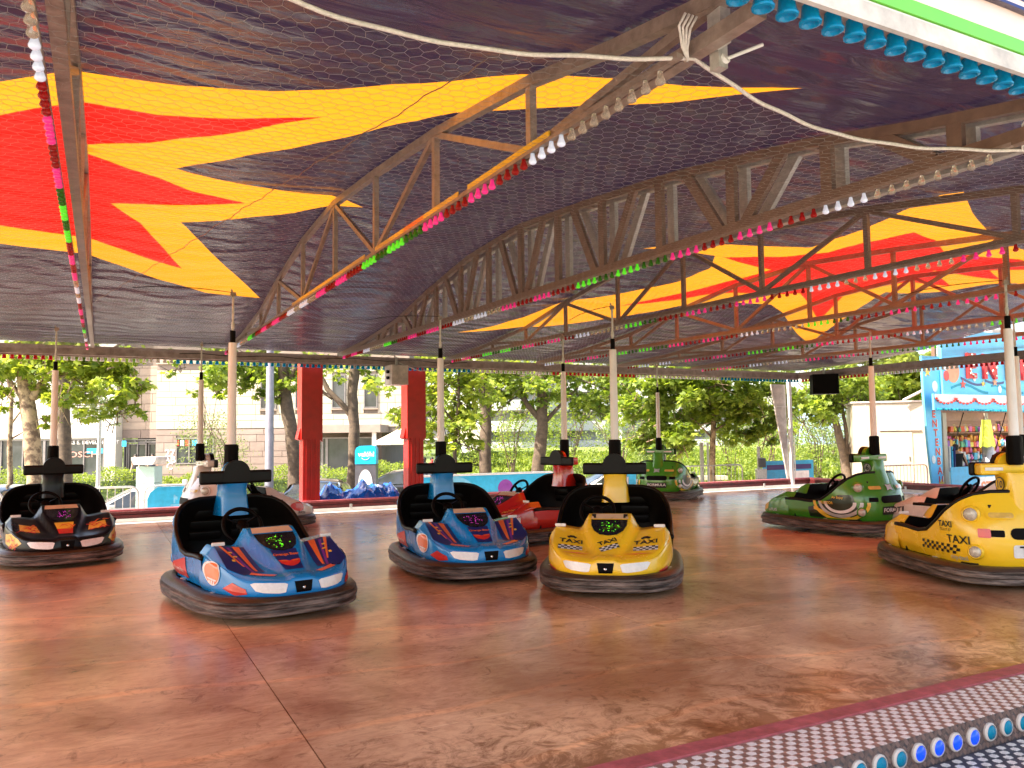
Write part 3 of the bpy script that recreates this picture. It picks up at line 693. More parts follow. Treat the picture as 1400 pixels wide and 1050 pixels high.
# ================================================================== BUMPER CARS
# local frame: +y is the car's nose, +x its right side, origin on the floor under the middle of the bumper
NS = 2.7
def hood_xy(u, v): return .56*u, .22+.80*v*(max(0, 1-abs(u)**NS))**(1/NS)
def H(x, y):
    t = min(1, max(0, (y-.22)/.78)); ax = abs(x)
    base = .44-.10*t
    wc = lerp(.205, .085, sm(.34, .95, y)); top = .665 if y < .295 else .665-.31*min(1, (y-.295)/.60)
    cow = top if ax < wc else top-1.9*(ax-wc)
    hf = .56 if y < .40 else .56-.215*min(1, (y-.40)/.50)
    fen = hf-.16*max(0, .50-ax)-(0 if ax < .505 else 1.3*(ax-.505))
    if ax < .14: fen -= .3*(.14-ax)
    k = 60.0
    m = max(base, cow, fen)
    return m+math.log(math.exp(k*(base-m))+math.exp(k*(cow-m))+math.exp(k*(fen-m)))/k - .006
def Hedge(u):
    x, y = hood_xy(u, 1); return H(x*.985, y-.01)-.012
SK = [(0, .0), (.06, .010), (.12, .014), (.4, .022), (.62, .026), (.78, .018), (.9, -.004), (1, -.05)]
def S(u, s):                                 # skirt of the hood: u across (-1..1), s 0 top .. 1 bottom
    x, y = hood_xy(u, 1); e = 1e-3
    xa, ya = hood_xy(max(-1, u-e), 1); xb, yb = hood_xy(min(1, u+e), 1)
    tx, ty = xb-xa, yb-ya; L = math.hypot(tx, ty) or 1; nx, ny = -ty/L, tx/L
    if ny < 0 and abs(u) < .98: nx, ny = -nx, -ny
    if nx*x < 0: nx, ny = -nx, -ny
    off = float(np.interp(s, [a for a, b in SK], [b for a, b in SK]))
    z = lerp(Hedge(u), .175, s)
    return Vector((x+nx*off, y+ny*off, z)), Vector((nx, ny, 0))
US = [math.sin(PI/2*k/34) for k in range(-34, 35)]
# U-shaped wall round the seat
def uplan(a, b, y0=-.32, yf=.36, n=2.8):
    P = []
    for k in range(9): P.append((-a, lerp(yf, y0, k/9)))
    for k in range(41):
        th = PI*k/40; c = -math.cos(th); s_ = math.sin(th)
        P.append((a*math.copysign(abs(c)**(2/n), c), y0-b*abs(s_)**(2/n)))
    for k in range(1, 10): P.append((a, lerp(y0, yf, k/9)))
    return P
def arclen(P):
    L = [0]
    for i in range(1, len(P)): L.append(L[-1]+math.hypot(P[i][0]-P[i-1][0], P[i][1]-P[i-1][1]))
    m = L[-1]/2; return [l-m for l in L]
REF = uplan(.57, .68); WL = arclen(REF)
def Ttop(w):
    w = abs(w); return float(np.interp(w, [0, .30, .46, .62, .80, .97, 1.12, 1.28, 1.5], [.86, .855, .83, .77, .67, .55, .465, .44, .455]))
def ab(z):
    a = float(np.interp(z, [.2, .3, .45, .6, .9], [.53, .575, .59, .585, .55])); b = float(np.interp(z, [.2, .3, .42, .55, .66, .9], [.62, .665, .675, .655, .60, .47]))
    return a, b
ZL = [0, .06, .15, .26, .38, .5, .62, .74, .87, 1]
def wall(inset=0, zb=.205, dz=0):
    rows = []
    for i in range(len(REF)):
        T = Ttop(WL[i])+dz; r = []
        for kf in ZL:
            z = zb+(T-zb)*kf; a, b = ab(z); P = uplan(a-inset, b-inset)
            r.append(Vector((P[i][0], P[i][1], z)))
        rows.append(r)
    return rows
WALL = wall()
def RW(w, z, off=.004):                       # point on the outer wall by arc length and height
    a, b = ab(z); P = uplan(a+off, b+off)
    x = float(np.interp(w, WL, [p[0] for p in P])); y = float(np.interp(w, WL, [p[1] for p in P]))
    return Vector((x, y, z))
def superring(a, b, z, n=64, e=3.1):
    out = []
    for k in range(n):
        th = 2*PI*k/n; c, s_ = math.cos(th), math.sin(th)
        fy = b*(1.0 if s_ > 0 else .98)
        ee = e if s_ > 0 else 3.8
        out.append(Vector((a*math.copysign(abs(c)**(2/ee), c), fy*math.copysign(abs(s_)**(2/ee), s_), z)))
    return out
def lay(poly, fn, cell=.03):                  # polygon in (s,t) laid on a surface
    v, f = poly_tris(poly, cell)
    return [fn(*p) for p in v], f
def decal(parent, name, polys, fn, m, cell=.03):
    mb = MB()
    for P in polys: v, f = lay(P, fn, cell); mb.add(v, f)
    o = link(name, mb.mesh(name, m, fix=False), parent); return o
def tdecal(parent, txt, size, fn, m, sx=1.0, bold=.0, rot=0, name='lettering'):
    vs, fs = text_mesh(txt, size, bold, sx); c, s_ = math.cos(rot), math.sin(rot)
    me = bpy.data.meshes.new(name); me.from_pydata([fn(x*c-y*s_, x*s_+y*c) for x, y in vs], [], fs); me.materials.append(MT[m])
    return link(name, me, parent)
def circ(cx, cy, rx, ry=None, n=24, a0=0, a1=2*PI):
    ry = ry or rx; full = abs(a1-a0-2*PI) < 1e-6
    return [(cx+rx*math.cos(a0+(a1-a0)*k/(n if full else n-1)), cy+ry*math.sin(a0+(a1-a0)*k/(n if full else n-1))) for k in range(n)]
def rrect(cx, cy, w, h, r=.01, sk=0):
    P = []
    for sx, sy, a in ((1, 1, 0), (-1, 1, 90), (-1, -1, 180), (1, -1, 270)):
        for k in range(4):
            th = R(a+30*k); x = sx*(w/2-r)+r*math.cos(th); y = sy*(h/2-r)+r*math.sin(th); P.append((cx+x+sk*y, cy+y))
    return P
def checker(x0, y0, w, h, nx_, ny_, slant=0):
    out = []
    for i in range(nx_):
        for j in range(ny_):
            if (i+j) % 2 == 0:
                a = x0+i*w/nx_; b = a+w/nx_; c = y0+j*h/ny_; d = c+h/ny_
                out.append([(a+slant*(c-y0), c), (b+slant*(c-y0), c), (b+slant*(d-y0), d), (a+slant*(d-y0), d)])
    return out
SH = {}                                        # shared meshes
def shared(key, build, mats, smooth=False):
    if key not in SH: mb = MB(); build(mb); SH[key] = mb.mesh(key, mats, smooth)
    return SH[key]
def b_bumper(mb):
    prof = [(-.10, .075), (-.03, .052), (-.004, .062), (.0, .085), (-.018, .098), (-.018, .106), (.004, .118), (.006, .148), (-.014, .158), (-.014, .166), (-.002, .176), (-.02, .200), (-.06, .212), (-.115, .208), (-.13, .188)]
    rings = [superring(.68+o, 1.06+o, z, 80) for o, z in prof]
    mb.grid(rings, 0, True)
    n = 80
    mb.m = [1 if 2 <= i//n <= 9 else 0 for i in range(len(mb.f))]
def b_deck(mb):
    r1 = superring(.565, .945, .19, 48); mb.grid([superring(.57, .95, .07, 48), r1], 0, True)
    mb.add(r1, [tuple(range(48))])
def b_inner(mb):                               # black inside of the seat shell
    mb.grid(wall(.035, .22, -.006))
    mb.box((0, -.35, .21), (1.0, .9, .02))
def b_cush(mb):
    rows = wall(.045, .25, -.05)
def b_steer(mb):
    c = Vector((.14, .02, .66)); q = Euler((R(-58), 0, 0)).to_matrix()
    P = [c+q @ Vector((.165*math.cos(2*PI*k/28), .165*math.sin(2*PI*k/28), 0)) for k in range(29)]
    mb.tube(P, .018, 8, cap=False)
    for a in (90, 210, 330): mb.bar(c, c+q @ Vector((.16*math.cos(R(a)), .16*math.sin(R(a)), 0)), .035, .012)
    mb.lathe([(.05, -.02), (.055, .01), (.03, .025)], 14, c, q)
def b_column(mb):
    mb.tube([(.14, .03, .64), (.12, .30, .42)], [.035, .05], 10)
    P = [(x, H(x, .235)-.006) for x in np.linspace(-.55, .55, 45)]
    mb.prism([(-.55, .2)]+P+[(.55, .2)], (0, .212, 0), (1, 0, 0), (0, 0, 1), (0, 1, 0), .02)
def b_trim(mb):
    P = [Vector((REF2[i][0], REF2[i][1], Ttop(WL[i])+.002)) for i in range(len(REF2))]
    mb.tube(P, .021, 8)
def topplan():
    out = []
    for i in range(len(REF)):
        a, b = ab(Ttop(WL[i])); out.append(uplan(a-.012, b-.012)[i])
    return out
REF2 = topplan()
def b_headrest(mb):
    mb.rbox((0, -.585, 1.06), (.68, .05, .125), .026, n=3)
    mb.prism([(.125*math.cos(a), .02+.125*math.sin(a)) for a in np.linspace(0, PI, 22)]+[(-.125, -.06), (.125, -.06)], (0, -.614, 1.075), (1, 0, 0), (0, 0, 1), (0, 1, 0), .058)
def b_bar(mb):
    mb.rbox((0, -.665, 1.06), (.62, .11, .105), .02, n=3)
    mb.prism([(.118*math.cos(a), .02+.118*math.sin(a)) for a in np.linspace(0, PI, 22)], (0, -.672, 1.075), (1, 0, 0), (0, 0, 1), (0, 1, 0), .056)
def b_neck(mb):
    rows = []
    for z, w, d, yc in ((.70, .15, .17, -.73), (.84, .135, .135, -.72), (.93, .122, .125, -.71), (1.0, .128, .125, -.70), (1.03, .15, .12, -.69)):
        rows.append([Vector((w*math.copysign(abs(math.cos(a))**.5, math.cos(a)), yc+d*math.copysign(abs(math.sin(a))**.6, math.sin(a)), z)) for a in [2*PI*k/24 for k in range(24)]])
    mb.grid(rows, 0, True)
def b_socket(mb):
    rows = []
    for z, r_ in ((1.10, .06), (1.13, .066), (1.30, .062), (1.315, .068), (1.36, .066), (1.37, .05)):
        rows.append([Vector(((r_+(.005 if k % 4 < 2 and 1.12 < z < 1.31 else 0))*math.cos(2*PI*k/32), -.74+(r_+(.005 if k % 4 < 2 and 1.12 < z < 1.31 else 0))*math.sin(2*PI*k/32), z)) for k in range(32)])
    mb.grid(rows, 0, True); mb.add(rows[-1], [tuple(range(32))])
CF = {'prev': None}
def headlight_poly(sg):
    return [(sg*p[0], p[1]) for p in ((.22, .20), (.26, .13), (.44, .10), (.62, .12), (.66, .20), (.60, .50), (.52, .58), (.32, .64), (.25, .60))]
def make_car(label, loc, bearing, paint, znet_top, trim='black', deco=None, lit='led_green', polecol='pole', number=None, lean=(0, 0)):
    b = R(bearing)
    t = thing('bumper_car', label, 'bumper car', (0, 0, 0), -b, 'bumper cars parked on the rink floor')
    # loc is where the pole stands
    px = loc[0]-(-.74*math.sin(b)); py = loc[1]-(-.74*math.cos(b)); t.location = (px, py, 0)
    link('bumper', shared('bumper', b_bumper, ['rubber', 'rubber_scuff'], 50), t)
    link('deck', shared('deck', b_deck, 'black'), t)
    # hood
    mb = MB(); rows = []
    for u in US: rows.append([Vector((*hood_xy(u*.999, vv/26), 0)) for vv in range(27)])
    for r_ in rows:
        for i, p in enumerate(r_): p.z = H(p.x*.985 if i == 26 else p.x, p.y)-(.02 if i == 26 else .004 if i == 25 else 0)
    mb.grid(rows)
    sk = [[S(u*.999, s_)[0] for s_ in (0, .05, .1, .2, .32, .42, .52, .6, .66, .73, .8, .9, 1)] for u in US]
    for r_, h_ in zip(sk, rows): r_[0] = h_[-1].copy()
    mb.grid(sk)
    hood = part('hood', mb, paint, t, smooth=46)
    # outer side and rear shell
    mb = MB(); mb.grid(WALL); part('side_shell', mb, paint, t, smooth=60)
    link('seat_shell', shared('seat_shell', b_inner, 'padding', 60), t)
    link('edge_trim', shared('edge_trim', b_trim, 'padding', True), t)
    def b_seat(mb): mb.rbox((0, -.42, .31), (.92, .42, .16), .05)
    link('seat', shared('seat', b_seat, 'padding', True), t)
    def b_cushion(mb): mb.rbox((0, 0, 0), (.30, .028, .085), .013)
    cu = shared('back_cushion', b_cushion, 'padding', True)
    for cx_ in (-.2, .2):
        for z_ in (.50, .605, .71):
            link('back_cushion', cu, t, (cx_, -.855+.03*0-(z_-.6)*-.22, z_), (R(-12), 0, 0), (1, 1, 1) if z_ < .7 else (.9, 1, .9))
    sw = link('steering_wheel', shared('steering_wheel', b_steer, 'black', True), t)
    link('dashboard', shared('dashboard', b_column, 'black', 40), t)
    link('headrest', shared('headrest', b_headrest, 'padding', 40), t)
    mb = MB(); b_bar(mb); bar = part('rear_bar', mb, paint, t, smooth=40)
    mb = MB(); b_neck(mb); neck = part('neck', mb, paint, t, smooth=50)
    link('pole_socket', shared('pole_socket', b_socket, 'black', 40), t)
    for sx in (-1, 1):
        def b_len(mb): mb.rbox((0, 0, 0), (.17, .012, .03), .005)
        link('marker_lamp', shared('marker_lamp', b_len, 'lamp_white', 40), bar, (sx*.19, -.722, 1.062))
        def b_fm(mb): mb.rbox((0, 0, 0), (.105, .022, .03), .009)
        link('marker_lamp', shared('fender_marker', b_fm, 'lamp_white', 40), hood, (sx*.465, .40, .565), (R(-6), 0, R(-4*sx)))
    # pole
    zt_ = znet_top
    mb = MB(); mb.tube([(0, -.74, 1.36), (0, -.74, 2.36)], [.044, .038], 16); pole = part('pole', mb, polecol, t, smooth=40)
    mb = MB(); mb.tube([(0, -.74, 2.36), (0, -.74, 2.48)], .026, 12); part('collar', mb, 'black', pole, smooth=40)
    mb = MB(); mb.tube([(0, -.74, 2.48), (0, -.74, zt_-.03)], .0115, 8); mb.tube([(0, -.74, 2.5), (0, -.74, 2.56)], .017, 8); part('contact_rod', mb, 'galv', pole, smooth=40)
    mb = MB(); mb.box((0, -.74, zt_-.05), (.05, .03, .04), (0, R(15), 0)); mb.tube([(0, -.74, zt_-.05), (.02, -.74, zt_+.0)], .009, 6); part('contact_shoe', mb, 'steel', pole)
    a_ = Vector((0, -.74, zt_-.03)); w_ = MB()
    wd = (Vector((math.cos(-b+2.9 if lean[0] == 0 else lean[0]), math.sin(-b+2.9 if lean[0] == 0 else lean[0]), 0)))
    w_.tube([a_+wd*(.9*k/12)+Vector((0, 0, .012*math.sin(PI*min(1, k/9)) - (.0 if k < 9 else .012*(k-9)))) for k in range(13)], .0035, 5)
    part('whip_wire', w_, 'black', pole)
    # front lamps and badge
    sfn = lambda u, s_: (lambda q: q[0]+q[1]*.0045)(S(u, s_))
    for sg in (-1, 1): decal(hood, 'headlight', [headlight_poly(sg)], sfn, 'lamp_white', .04)
    bd_ = decal(hood, 'badge', [[(-.13, .20), (.13, .20), (.105, .72), (-.105, .72)]], sfn, 'black', .05)
    mb = MB(); p_, n_ = S(0, .5); mb.lathe([(.012, 0), (.012, .012), (.006, .016)], 10, p_, Euler((R(-90), 0, 0)).to_matrix()); part('bolt', mb, 'chrome', bd_)
    # window in the cowl
    hfn = lambda x, y: Vector((x, y, H(x, y)+.0045))
    win = decal(hood, 'display_window', [[(-.172, .385), (.172, .385), (.165, .47), (.135, .55), (.08, .605), (0, .62), (-.08, .605), (-.135, .55), (-.165, .47)]], hfn, 'glass_dark', .03)
    rr = random.Random(hash(label) % 1000)
    led = MB()
    for k in range(30):
        x = rr.gauss(0, .055); y = rr.uniform(.41, .57); r_ = rr.choice((.003, .004, .006, .011 if k % 7 == 0 else .004))
        if abs(x) > .1: continue
        led.lathe([(r_, 0), (r_*.6, .002)], 7, (x, y, H(x, y)+.0045))
    part('display_lights', led, lit, win)
    gl = MB()
    for k in range(6):
        x = rr.uniform(-.10, .10); y = rr.uniform(.42, .56); r_ = rr.uniform(.016, .034)
        gl.add([(x+r_*math.cos(a)*(1+.25*math.sin(3*a+k)), y+r_*.8*math.sin(a), H(x, y)+.0052+.0002*k) for a in [2*PI*i/14 for i in range(14)]], [tuple(range(14))])
    part('display_glow', gl, 'glow_green' if lit == 'led_green' else 'glow_mag', win)
    decal(hood, 'screen_cap', [[(-.165, .298), (.165, .298), (.178, .372), (-.178, .372)]], hfn, 'cream_cap', .04)
    # mounting pins on the deck
    for sx, yy in ((-1, .55), (1, .55), (-1, -.3), (1, -.3)):
        def b_pin(mb): mb.lathe([(.035, 0), (.035, .018), (.02, .03)], 12)
        link('mounting_bolt', shared('mounting_bolt', b_pin, 'galv', 30), t, (sx*.545, yy, .185))
    # rear lamps, lenses and grille
    ow = lambda w, z: RW(w, z, .006)
    rear = t
    for sx in (-1, 1):
        for wz, rr_, name in (((.50, .66), .06, 'round_lamp'), ((.50, .33), .052, 'round_lamp')):
            c = RW(sx*wz[0], wz[1], 0); c2 = RW(sx*(wz[0]+.02), wz[1], 0)-RW(sx*(wz[0]-.02), wz[1], 0)
            nrm = Vector((c2.y, -c2.x, 0)).normalized()
            if nrm.dot(Vector((c.x, c.y+.3, 0))) < 0: nrm = -nrm
            q = nrm.to_track_quat('Z', 'Y').to_matrix()
            mb = MB(); mb.lathe([(rr_*1.3, -.004), (rr_*1.32, .018), (rr_*1.1, .034), (rr_*1.0, .03)], 20, c, q); hs = part('lamp_housing', mb, paint, rear, smooth=40)
            mb = MB(); mb.lathe([(rr_, .02), (rr_*.98, .034), (rr_*.7, .046), (.004, .05)], 20, c, q); part('lens', mb, 'lamp_clear', hs, smooth=True)
        decal(rear, 'side_lens', [rrect(sx*.26, .66, .24, .07, .03)], lambda w, z: RW(w, z, .012), paint if paint not in () else paint, .04)
        decal(rear, 'side_lens', [rrect(sx*.26, .66, .20, .045, .02)], lambda w, z: RW(w, z, .016), 'amber' , .04)
    decal(rear, 'grille', [rrect(0, .50, .44, .10, .045)], ow, 'black', .04)
    decal(rear, 'side_grille', [rrect(-.33, .50, .13, .06, .012)], ow, 'black', .04); decal(rear, 'side_grille', [rrect(.33, .50, .13, .06, .012)], ow, 'black', .04)
    if deco: deco(t, hood, neck, sfn, hfn, ow)
    return t
MT['glow_green'] = emit('yellow green display glow', (.22, .30, .02), .12); MT['glow_mag'] = emit('violet display glow', (.10, .01, .09), .1)
MT['amber'] = mat('amber tinted lens', (.75, .45, .1), .12, 0, .1, 20, coat=.8)
MT['pale_lens'] = mat('pale lens', (.8, .72, .6), .12, 0, .1, 20, coat=.8)
MT['cyan'] = mat('blue car body paint', (.003, .23, .62), .25, 0, .04, 3, coat=.35)
MT['taxi'] = mat('taxi yellow body paint', (.96, .57, .018), .25, 0, .03, 3, coat=.45)
MT['flame'] = mat('gloss black body paint', (.004, .003, .003), .3, 0, .04, 3, coat=.1, spec=.3)
MT['redcar'] = mat('red body paint', (.62, .02, .012), .22, 0, .04, 3, coat=.8)
MT['greencar'] = mat('green body paint', (.07, .27, .02), .22, 0, .06, 3, coat=.5)
MT['pinkwhite'] = mat('pinkish white body paint', (.78, .66, .6), .25, 0, .04, 3, coat=.7)
MT['dkblue'] = mat('deep blue print', (.01, .02, .16), .3, coat=.5)
MT['dkgreen'] = mat('dark green print', (.01, .03, .012), .3, coat=.5)
MT['silver'] = mat('silver print', (.6, .6, .58), .3, .3)
MT['purple'] = mat('purple print', (.2, .03, .3), .3, coat=.5)

def rear_plate(t, ow, txt, fg, bg_, size=.1, sx=1.0):
    decal(t, 'number_plate', [rrect(0, .345, .42, .115, .02)], ow, bg_, .05)
    tdecal(t, txt, size, lambda x, z: RW(-x*-1, .345+z, .009), fg, sx, .002)
def on_side(side, w0, z0, off=.008):              # text running on the outer wall; side -1 = car's left
    # seen from outside, text must read left to right
    return lambda x, z: RW(w0+x*(1), z0+z, off)
def on_skirt(u0, s0, ku=1.0):
    def fn(x, z):
        h = max(.1, Hedge(u0)-.175)
        q = S(max(-.999, min(.999, u0-x*ku)), min(1, max(0, s0-z/h))); return q[0]+q[1]*.007
    return fn
def on_hood(x0, y0, rot=0, off=.006):             # reads upright for someone in front of the car
    c, s_ = math.cos(rot), math.sin(rot)
    return lambda x, z: (lambda X, Y: Vector((X, Y, H(X, Y)+off)))(x0-(x*c-z*s_), y0-(x*s_+z*c))
def hoodp(P, x0, y0, rot=0):                      # polygon in viewer coordinates
    c, s_ = math.cos(rot), math.sin(rot); return [[(x0-(x*c-z*s_), y0-(x*s_+z*c)) for x, z in p] for p in P]

def deco_taxi(rear=False):
    def d(t, hood, neck, sfn, hfn, ow):
        for sx, rot in ((-1, -.05), (1, .05)):
            tdecal(hood, 'TAXI', .085, on_hood(sx*.34, .62, rot), 'ink', 1.15, .002)
            decal(hood, 'checker', hoodp(checker(-.11, -.035, .22, .07, 8, 3), sx*.34, .72, rot), hfn, 'ink', .05)
            decal(hood, 'checker_ground', hoodp(checker(-.11, -.035, .22, .07, 8, 3, 0) and [[(-.11, -.035), (.11, -.035), (.11, .035), (-.11, .035)]], sx*.34, .72, rot), lambda x, y: Vector((x, y, H(x, y)+.003)), 'wprint', .05)
            decal(hood, 'cab_sketch', hoodp([rrect(0, 0, .09, .02, .006), rrect(0, .014, .05, .02, .008), circ(-.028, -.012, .01), circ(.028, -.012, .01)], sx*.34, .545, rot), hfn, 'ink', .05)
            decal(hood, 'flash', hoodp([[(-.12*sx, .012), (.02*sx, .02), (.13*sx, -.012), (.02*sx, -.014)]], sx*.28, .83, 0), hfn, 'oprint', .05)
        tdecal(hood, 'TAXI', .07, on_hood(.0, .71, .45), 'ink', 1.15, .002)
        decal(hood, 'checker_ground', hoodp([[(-.09, -.03), (.09, -.03), (.09, .03), (-.09, .03)]], -.02, .785, .45), lambda x, y: Vector((x, y, H(x, y)+.003)), 'wprint', .05)
        decal(hood, 'checker', hoodp(checker(-.09, -.03, .18, .06, 7, 3), -.02, .785, .45), hfn, 'ink', .05)
        for sg in (-1, 1):
            decal(hood, 'corner_flash', [[(sg*.78, .72), (sg*.90, .70), (sg*.93, .86), (sg*.80, .9)]], sfn, 'rprint', .04)
            decal(hood, 'cap_mark', [[(sg*.13, .305), (sg*.168, .305), (sg*.168, .34), (sg*.15, .34), (sg*.15, .365), (sg*.13, .365)]], lambda x, y: Vector((x, y, H(x, y)+.008)), 'ink', .05)
            # side: checker band and words; arc runs front(-1.3)..rear on the car's left
            decal(t, 'checker', checker(sg*1.22 if sg < 0 else .66, .285, .56, .085, 14, 3, .3), ow, 'ink', .04)
            f = lambda w0, z0: (lambda x, z: RW(w0+x, z0+z, .008))
            tdecal(t, 'TAXI', .10, f(sg*.50+(-.02 if sg < 0 else -.02), .44) if False else f(sg*.66, .42), 'ink', 1.1, .002)
            tdecal(t, 'TAXI', .075, f(sg*.80, .55), 'ink', 1.1, .002); tdecal(t, '722527-87', .035, f(sg*.80, .50), 'ink', 1.0)
            tdecal(t, 'city-taxi', .06, f(sg*.68, .255), 'silver', 1.0, .001)
            decal(t, 'red_lens', [rrect(sg*.42, .50, .10, .08, .01)], lambda w, z: RW(w, z, .011), 'rprint', .04)
        decal(t, 'number_plate', [rrect(0, .345, .42, .115, .02)], ow, 'wprint', .05)
        tdecal(t, 'TAXI', .12, lambda x, z: RW(x, .345+z, .010), 'ink', 1.2, .003)
        tdecal(t, 'CRAZY', .06, lambda x, z: RW(x, .50+z, .010), 'silver', 1.1, .001)
        # number roundel on both cheeks of the neck
        for sg in (-1, 1):
            decal(neck, 'roundel', [circ(0, 0, .066, n=28)], lambda a_, z: Vector((sg*.136, -.71+a_, .925+z)), 'ink', .1)
            decal(neck, 'roundel_ground', [circ(0, 0, .056, n=28)], lambda a_, z: Vector((sg*.138, -.71+a_, .925+z)), 'taxi', .1)
            tdecal(neck, '10', .09, lambda x, z: Vector((sg*.139, -.71+sg*x, .92+z)), 'ink', 1, .002)
    return d
def deco_blue(t, hood, neck, sfn, hfn, ow):
    for sg in (-1, 1):
        decal(hood, 'roundel_edge', [circ(sg*.955, .30, .040, .33)], lambda u, s_: (lambda q: q[0]+q[1]*.006)(S(max(-.9995, min(.9995, u)), s_)), 'wprint', .02)
        decal(hood, 'roundel', [circ(sg*.955, .30, .035, .30)], lambda u, s_: (lambda q: q[0]+q[1]*.0085)(S(max(-.9995, min(.9995, u)), s_)), 'oprint', .02)
        decal(hood, 'paw_mark', [rrect(sg*.955, .46, .045, .05, .01), rrect(sg*.945, .54, .008, .10, .003), rrect(sg*.957, .54, .008, .10, .003), rrect(sg*.968, .54, .008, .08, .003)], lambda u, s_: (lambda q: q[0]+q[1]*.0105)(S(max(-.9995, min(.9995, u)), s_)), 'wprint', .02)
        decal(hood, 'red_flash', [[(sg*.70, .44), (sg*.82, .30), (sg*.89, .62), (sg*.80, .78), (sg*.68, .66)]], sfn, 'rprint', .03)
        decal(hood, 'dark_field', [[(sg*.26, .40), (sg*.50, .34), (sg*.50, .74), (sg*.40, .84), (sg*.22, .80)]], lambda x, y: Vector((x, y, H(x, y)+.003)), 'dkblue', .03)
        decal(hood, 'red_stripe', [[(sg*.30, .40), (sg*.36, .40), (sg*.29, .78), (sg*.27, .78)], [(sg*.44, .40), (sg*.47, .40), (sg*.36, .70), (sg*.345, .70)]], hfn, 'oprint', .03)
        decal(hood, 'purple_stripe', [[(sg*.385, .42), (sg*.41, .42), (sg*.32, .80), (sg*.30, .80)]], hfn, 'purple', .03)
        decal(hood, 'red_smear', [[(sg*.16, .90), (sg*.33, .80), (sg*.36, .84), (sg*.20, .93)]], hfn, 'oprint', .03)
        decal(hood, 'pale_marks', [rrect(sg*.40, .50, .03, .02, .004), rrect(sg*.38, .56, .035, .02, .004, .5), rrect(sg*.41, .62, .025, .03, .004)], lambda x, y: Vector((x, y, H(x, y)+.008)), 'yprint', .03)
        decal(t, 'side_flash', [[(sg*1.28, .24), (sg*1.28, .42), (sg*.85, .34), (sg*.70, .24)]], ow, 'rprint', .04)
        tdecal(t, 'Orange Bear', .06, lambda x, z, s0=sg: RW(s0*1.05+x, .30+z, .009), 'wprint', 1.0)
    decal(hood, 'dark_cowl', [[(-.11, .60), (.11, .60), (.075, .86), (-.075, .86)]], lambda x, y: Vector((x, y, H(x, y)+.003)), 'dkblue', .03)
    tdecal(hood, 'Orange Bear', .042, on_hood(0, .67), 'oprint', 1.0, .001)
    decal(hood, 'winged_emblem', hoodp([[(0, .02), (.03, .035), (.09, .04), (.08, .0), (.05, -.03), (0, -.05), (-.05, -.03), (-.08, .0), (-.09, .04), (-.03, .035)]], 0, .775), lambda x, y: Vector((x, y, H(x, y)+.006)), 'rprint', .03)
    decal(hood, 'emblem_lines', hoodp([[(.02, .02), (.075, .03), (.07, .018), (.02, .008)], [(-.02, .02), (-.075, .03), (-.07, .018), (-.02, .008)]], 0, .775), lambda x, y: Vector((x, y, H(x, y)+.009)), 'oprint', .03)
    rear_plate(t, ow, 'FORMULA', 'wprint', 'ink', .08)
def flame_shapes(seed, n, w, h):
    rr = random.Random(seed); out = []
    for k in range(n):
        x = rr.uniform(-w/2, w/2); y = rr.uniform(-h/2, h/2); L = rr.uniform(.05, .10); q = rr.uniform(-.5, .5); t_ = rr.uniform(.008, .016)
        P = []
        for i in range(9):
            s_ = i/8; P.append((x+L*s_, y+q*L*s_+.014*math.sin(s_*6+k)+t_*(1-s_)))
        for i in range(8, -1, -1):
            s_ = i/8; P.append((x+L*s_+.001, y+q*L*s_+.014*math.sin(s_*6+k)-t_*(1-s_)-.001))
        out.append(P)
    return out
def deco_flame(t, hood, neck, sfn, hfn, ow):
    for sg in (-1, 1):
        decal(hood, 'yellow_panel', [[(sg*.27, .58), (sg*.44, .56), (sg*.44, .70), (sg*.24, .72)]], lambda x, y: Vector((x, y, H(x, y)+.003)), 'yprint', .03)
        decal(hood, 'flame_print', [[(x*sg+sg*.32, y+.66) for x, y in p] for p in flame_shapes(3+sg, 9, .18, .12)], hfn, 'rprint', .04)
        decal(hood, 'flame_print', [[(x*sg+sg*.34, y+.60) for x, y in p] for p in flame_shapes(8+sg, 6, .16, .10)], lambda x, y: Vector((x, y, H(x, y)+.007)), 'oprint', .04)
        decal(hood, 'yellow_flare', [[(sg*.74, .30), (sg*.80, .12), (sg*.90, .10), (sg*.97, .25), (sg*.96, .60), (sg*.88, .80), (sg*.80, .55)]], lambda u, s_: (lambda q: q[0]+q[1]*.003)(S(max(-.999, min(.999, u)), s_)), 'yprint', .03)
        decal(hood, 'flame_print', [[(sg*(.86+x*.7), .45+y*3.2) for x, y in p] for p in flame_shapes(13+sg, 9, .16, .16)], lambda u, s_: (lambda q: q[0]+q[1]*.006)(S(max(-.999, min(.999, u)), min(1, max(0, s_)))), 'oprint', .04)
        decal(hood, 'flame_print', [[(sg*(.84+x*.7), .5+y*3.0) for x, y in p] for p in flame_shapes(23+sg, 7, .18, .16)], lambda u, s_: (lambda q: q[0]+q[1]*.008)(S(max(-.999, min(.999, u)), min(1, max(0, s_)))), 'rprint', .04)
    decal(hood, 'yellow_panel', [[(-.10, .64), (.10, .64), (.08, .76), (-.08, .76)]], lambda x, y: Vector((x, y, H(x, y)+.003)), 'yprint', .03)
    decal(hood, 'red_panel', [[(-.08, .76), (.08, .76), (.07, .86), (-.07, .86)]], lambda x, y: Vector((x, y, H(x, y)+.003)), 'rprint', .03)
    decal(hood, 'flame_print', [[(x-.05, y+.74) for x, y in p] for p in flame_shapes(31, 6, .12, .10)], lambda x, y: Vector((x, y, H(x, y)+.007)), 'oprint', .04)
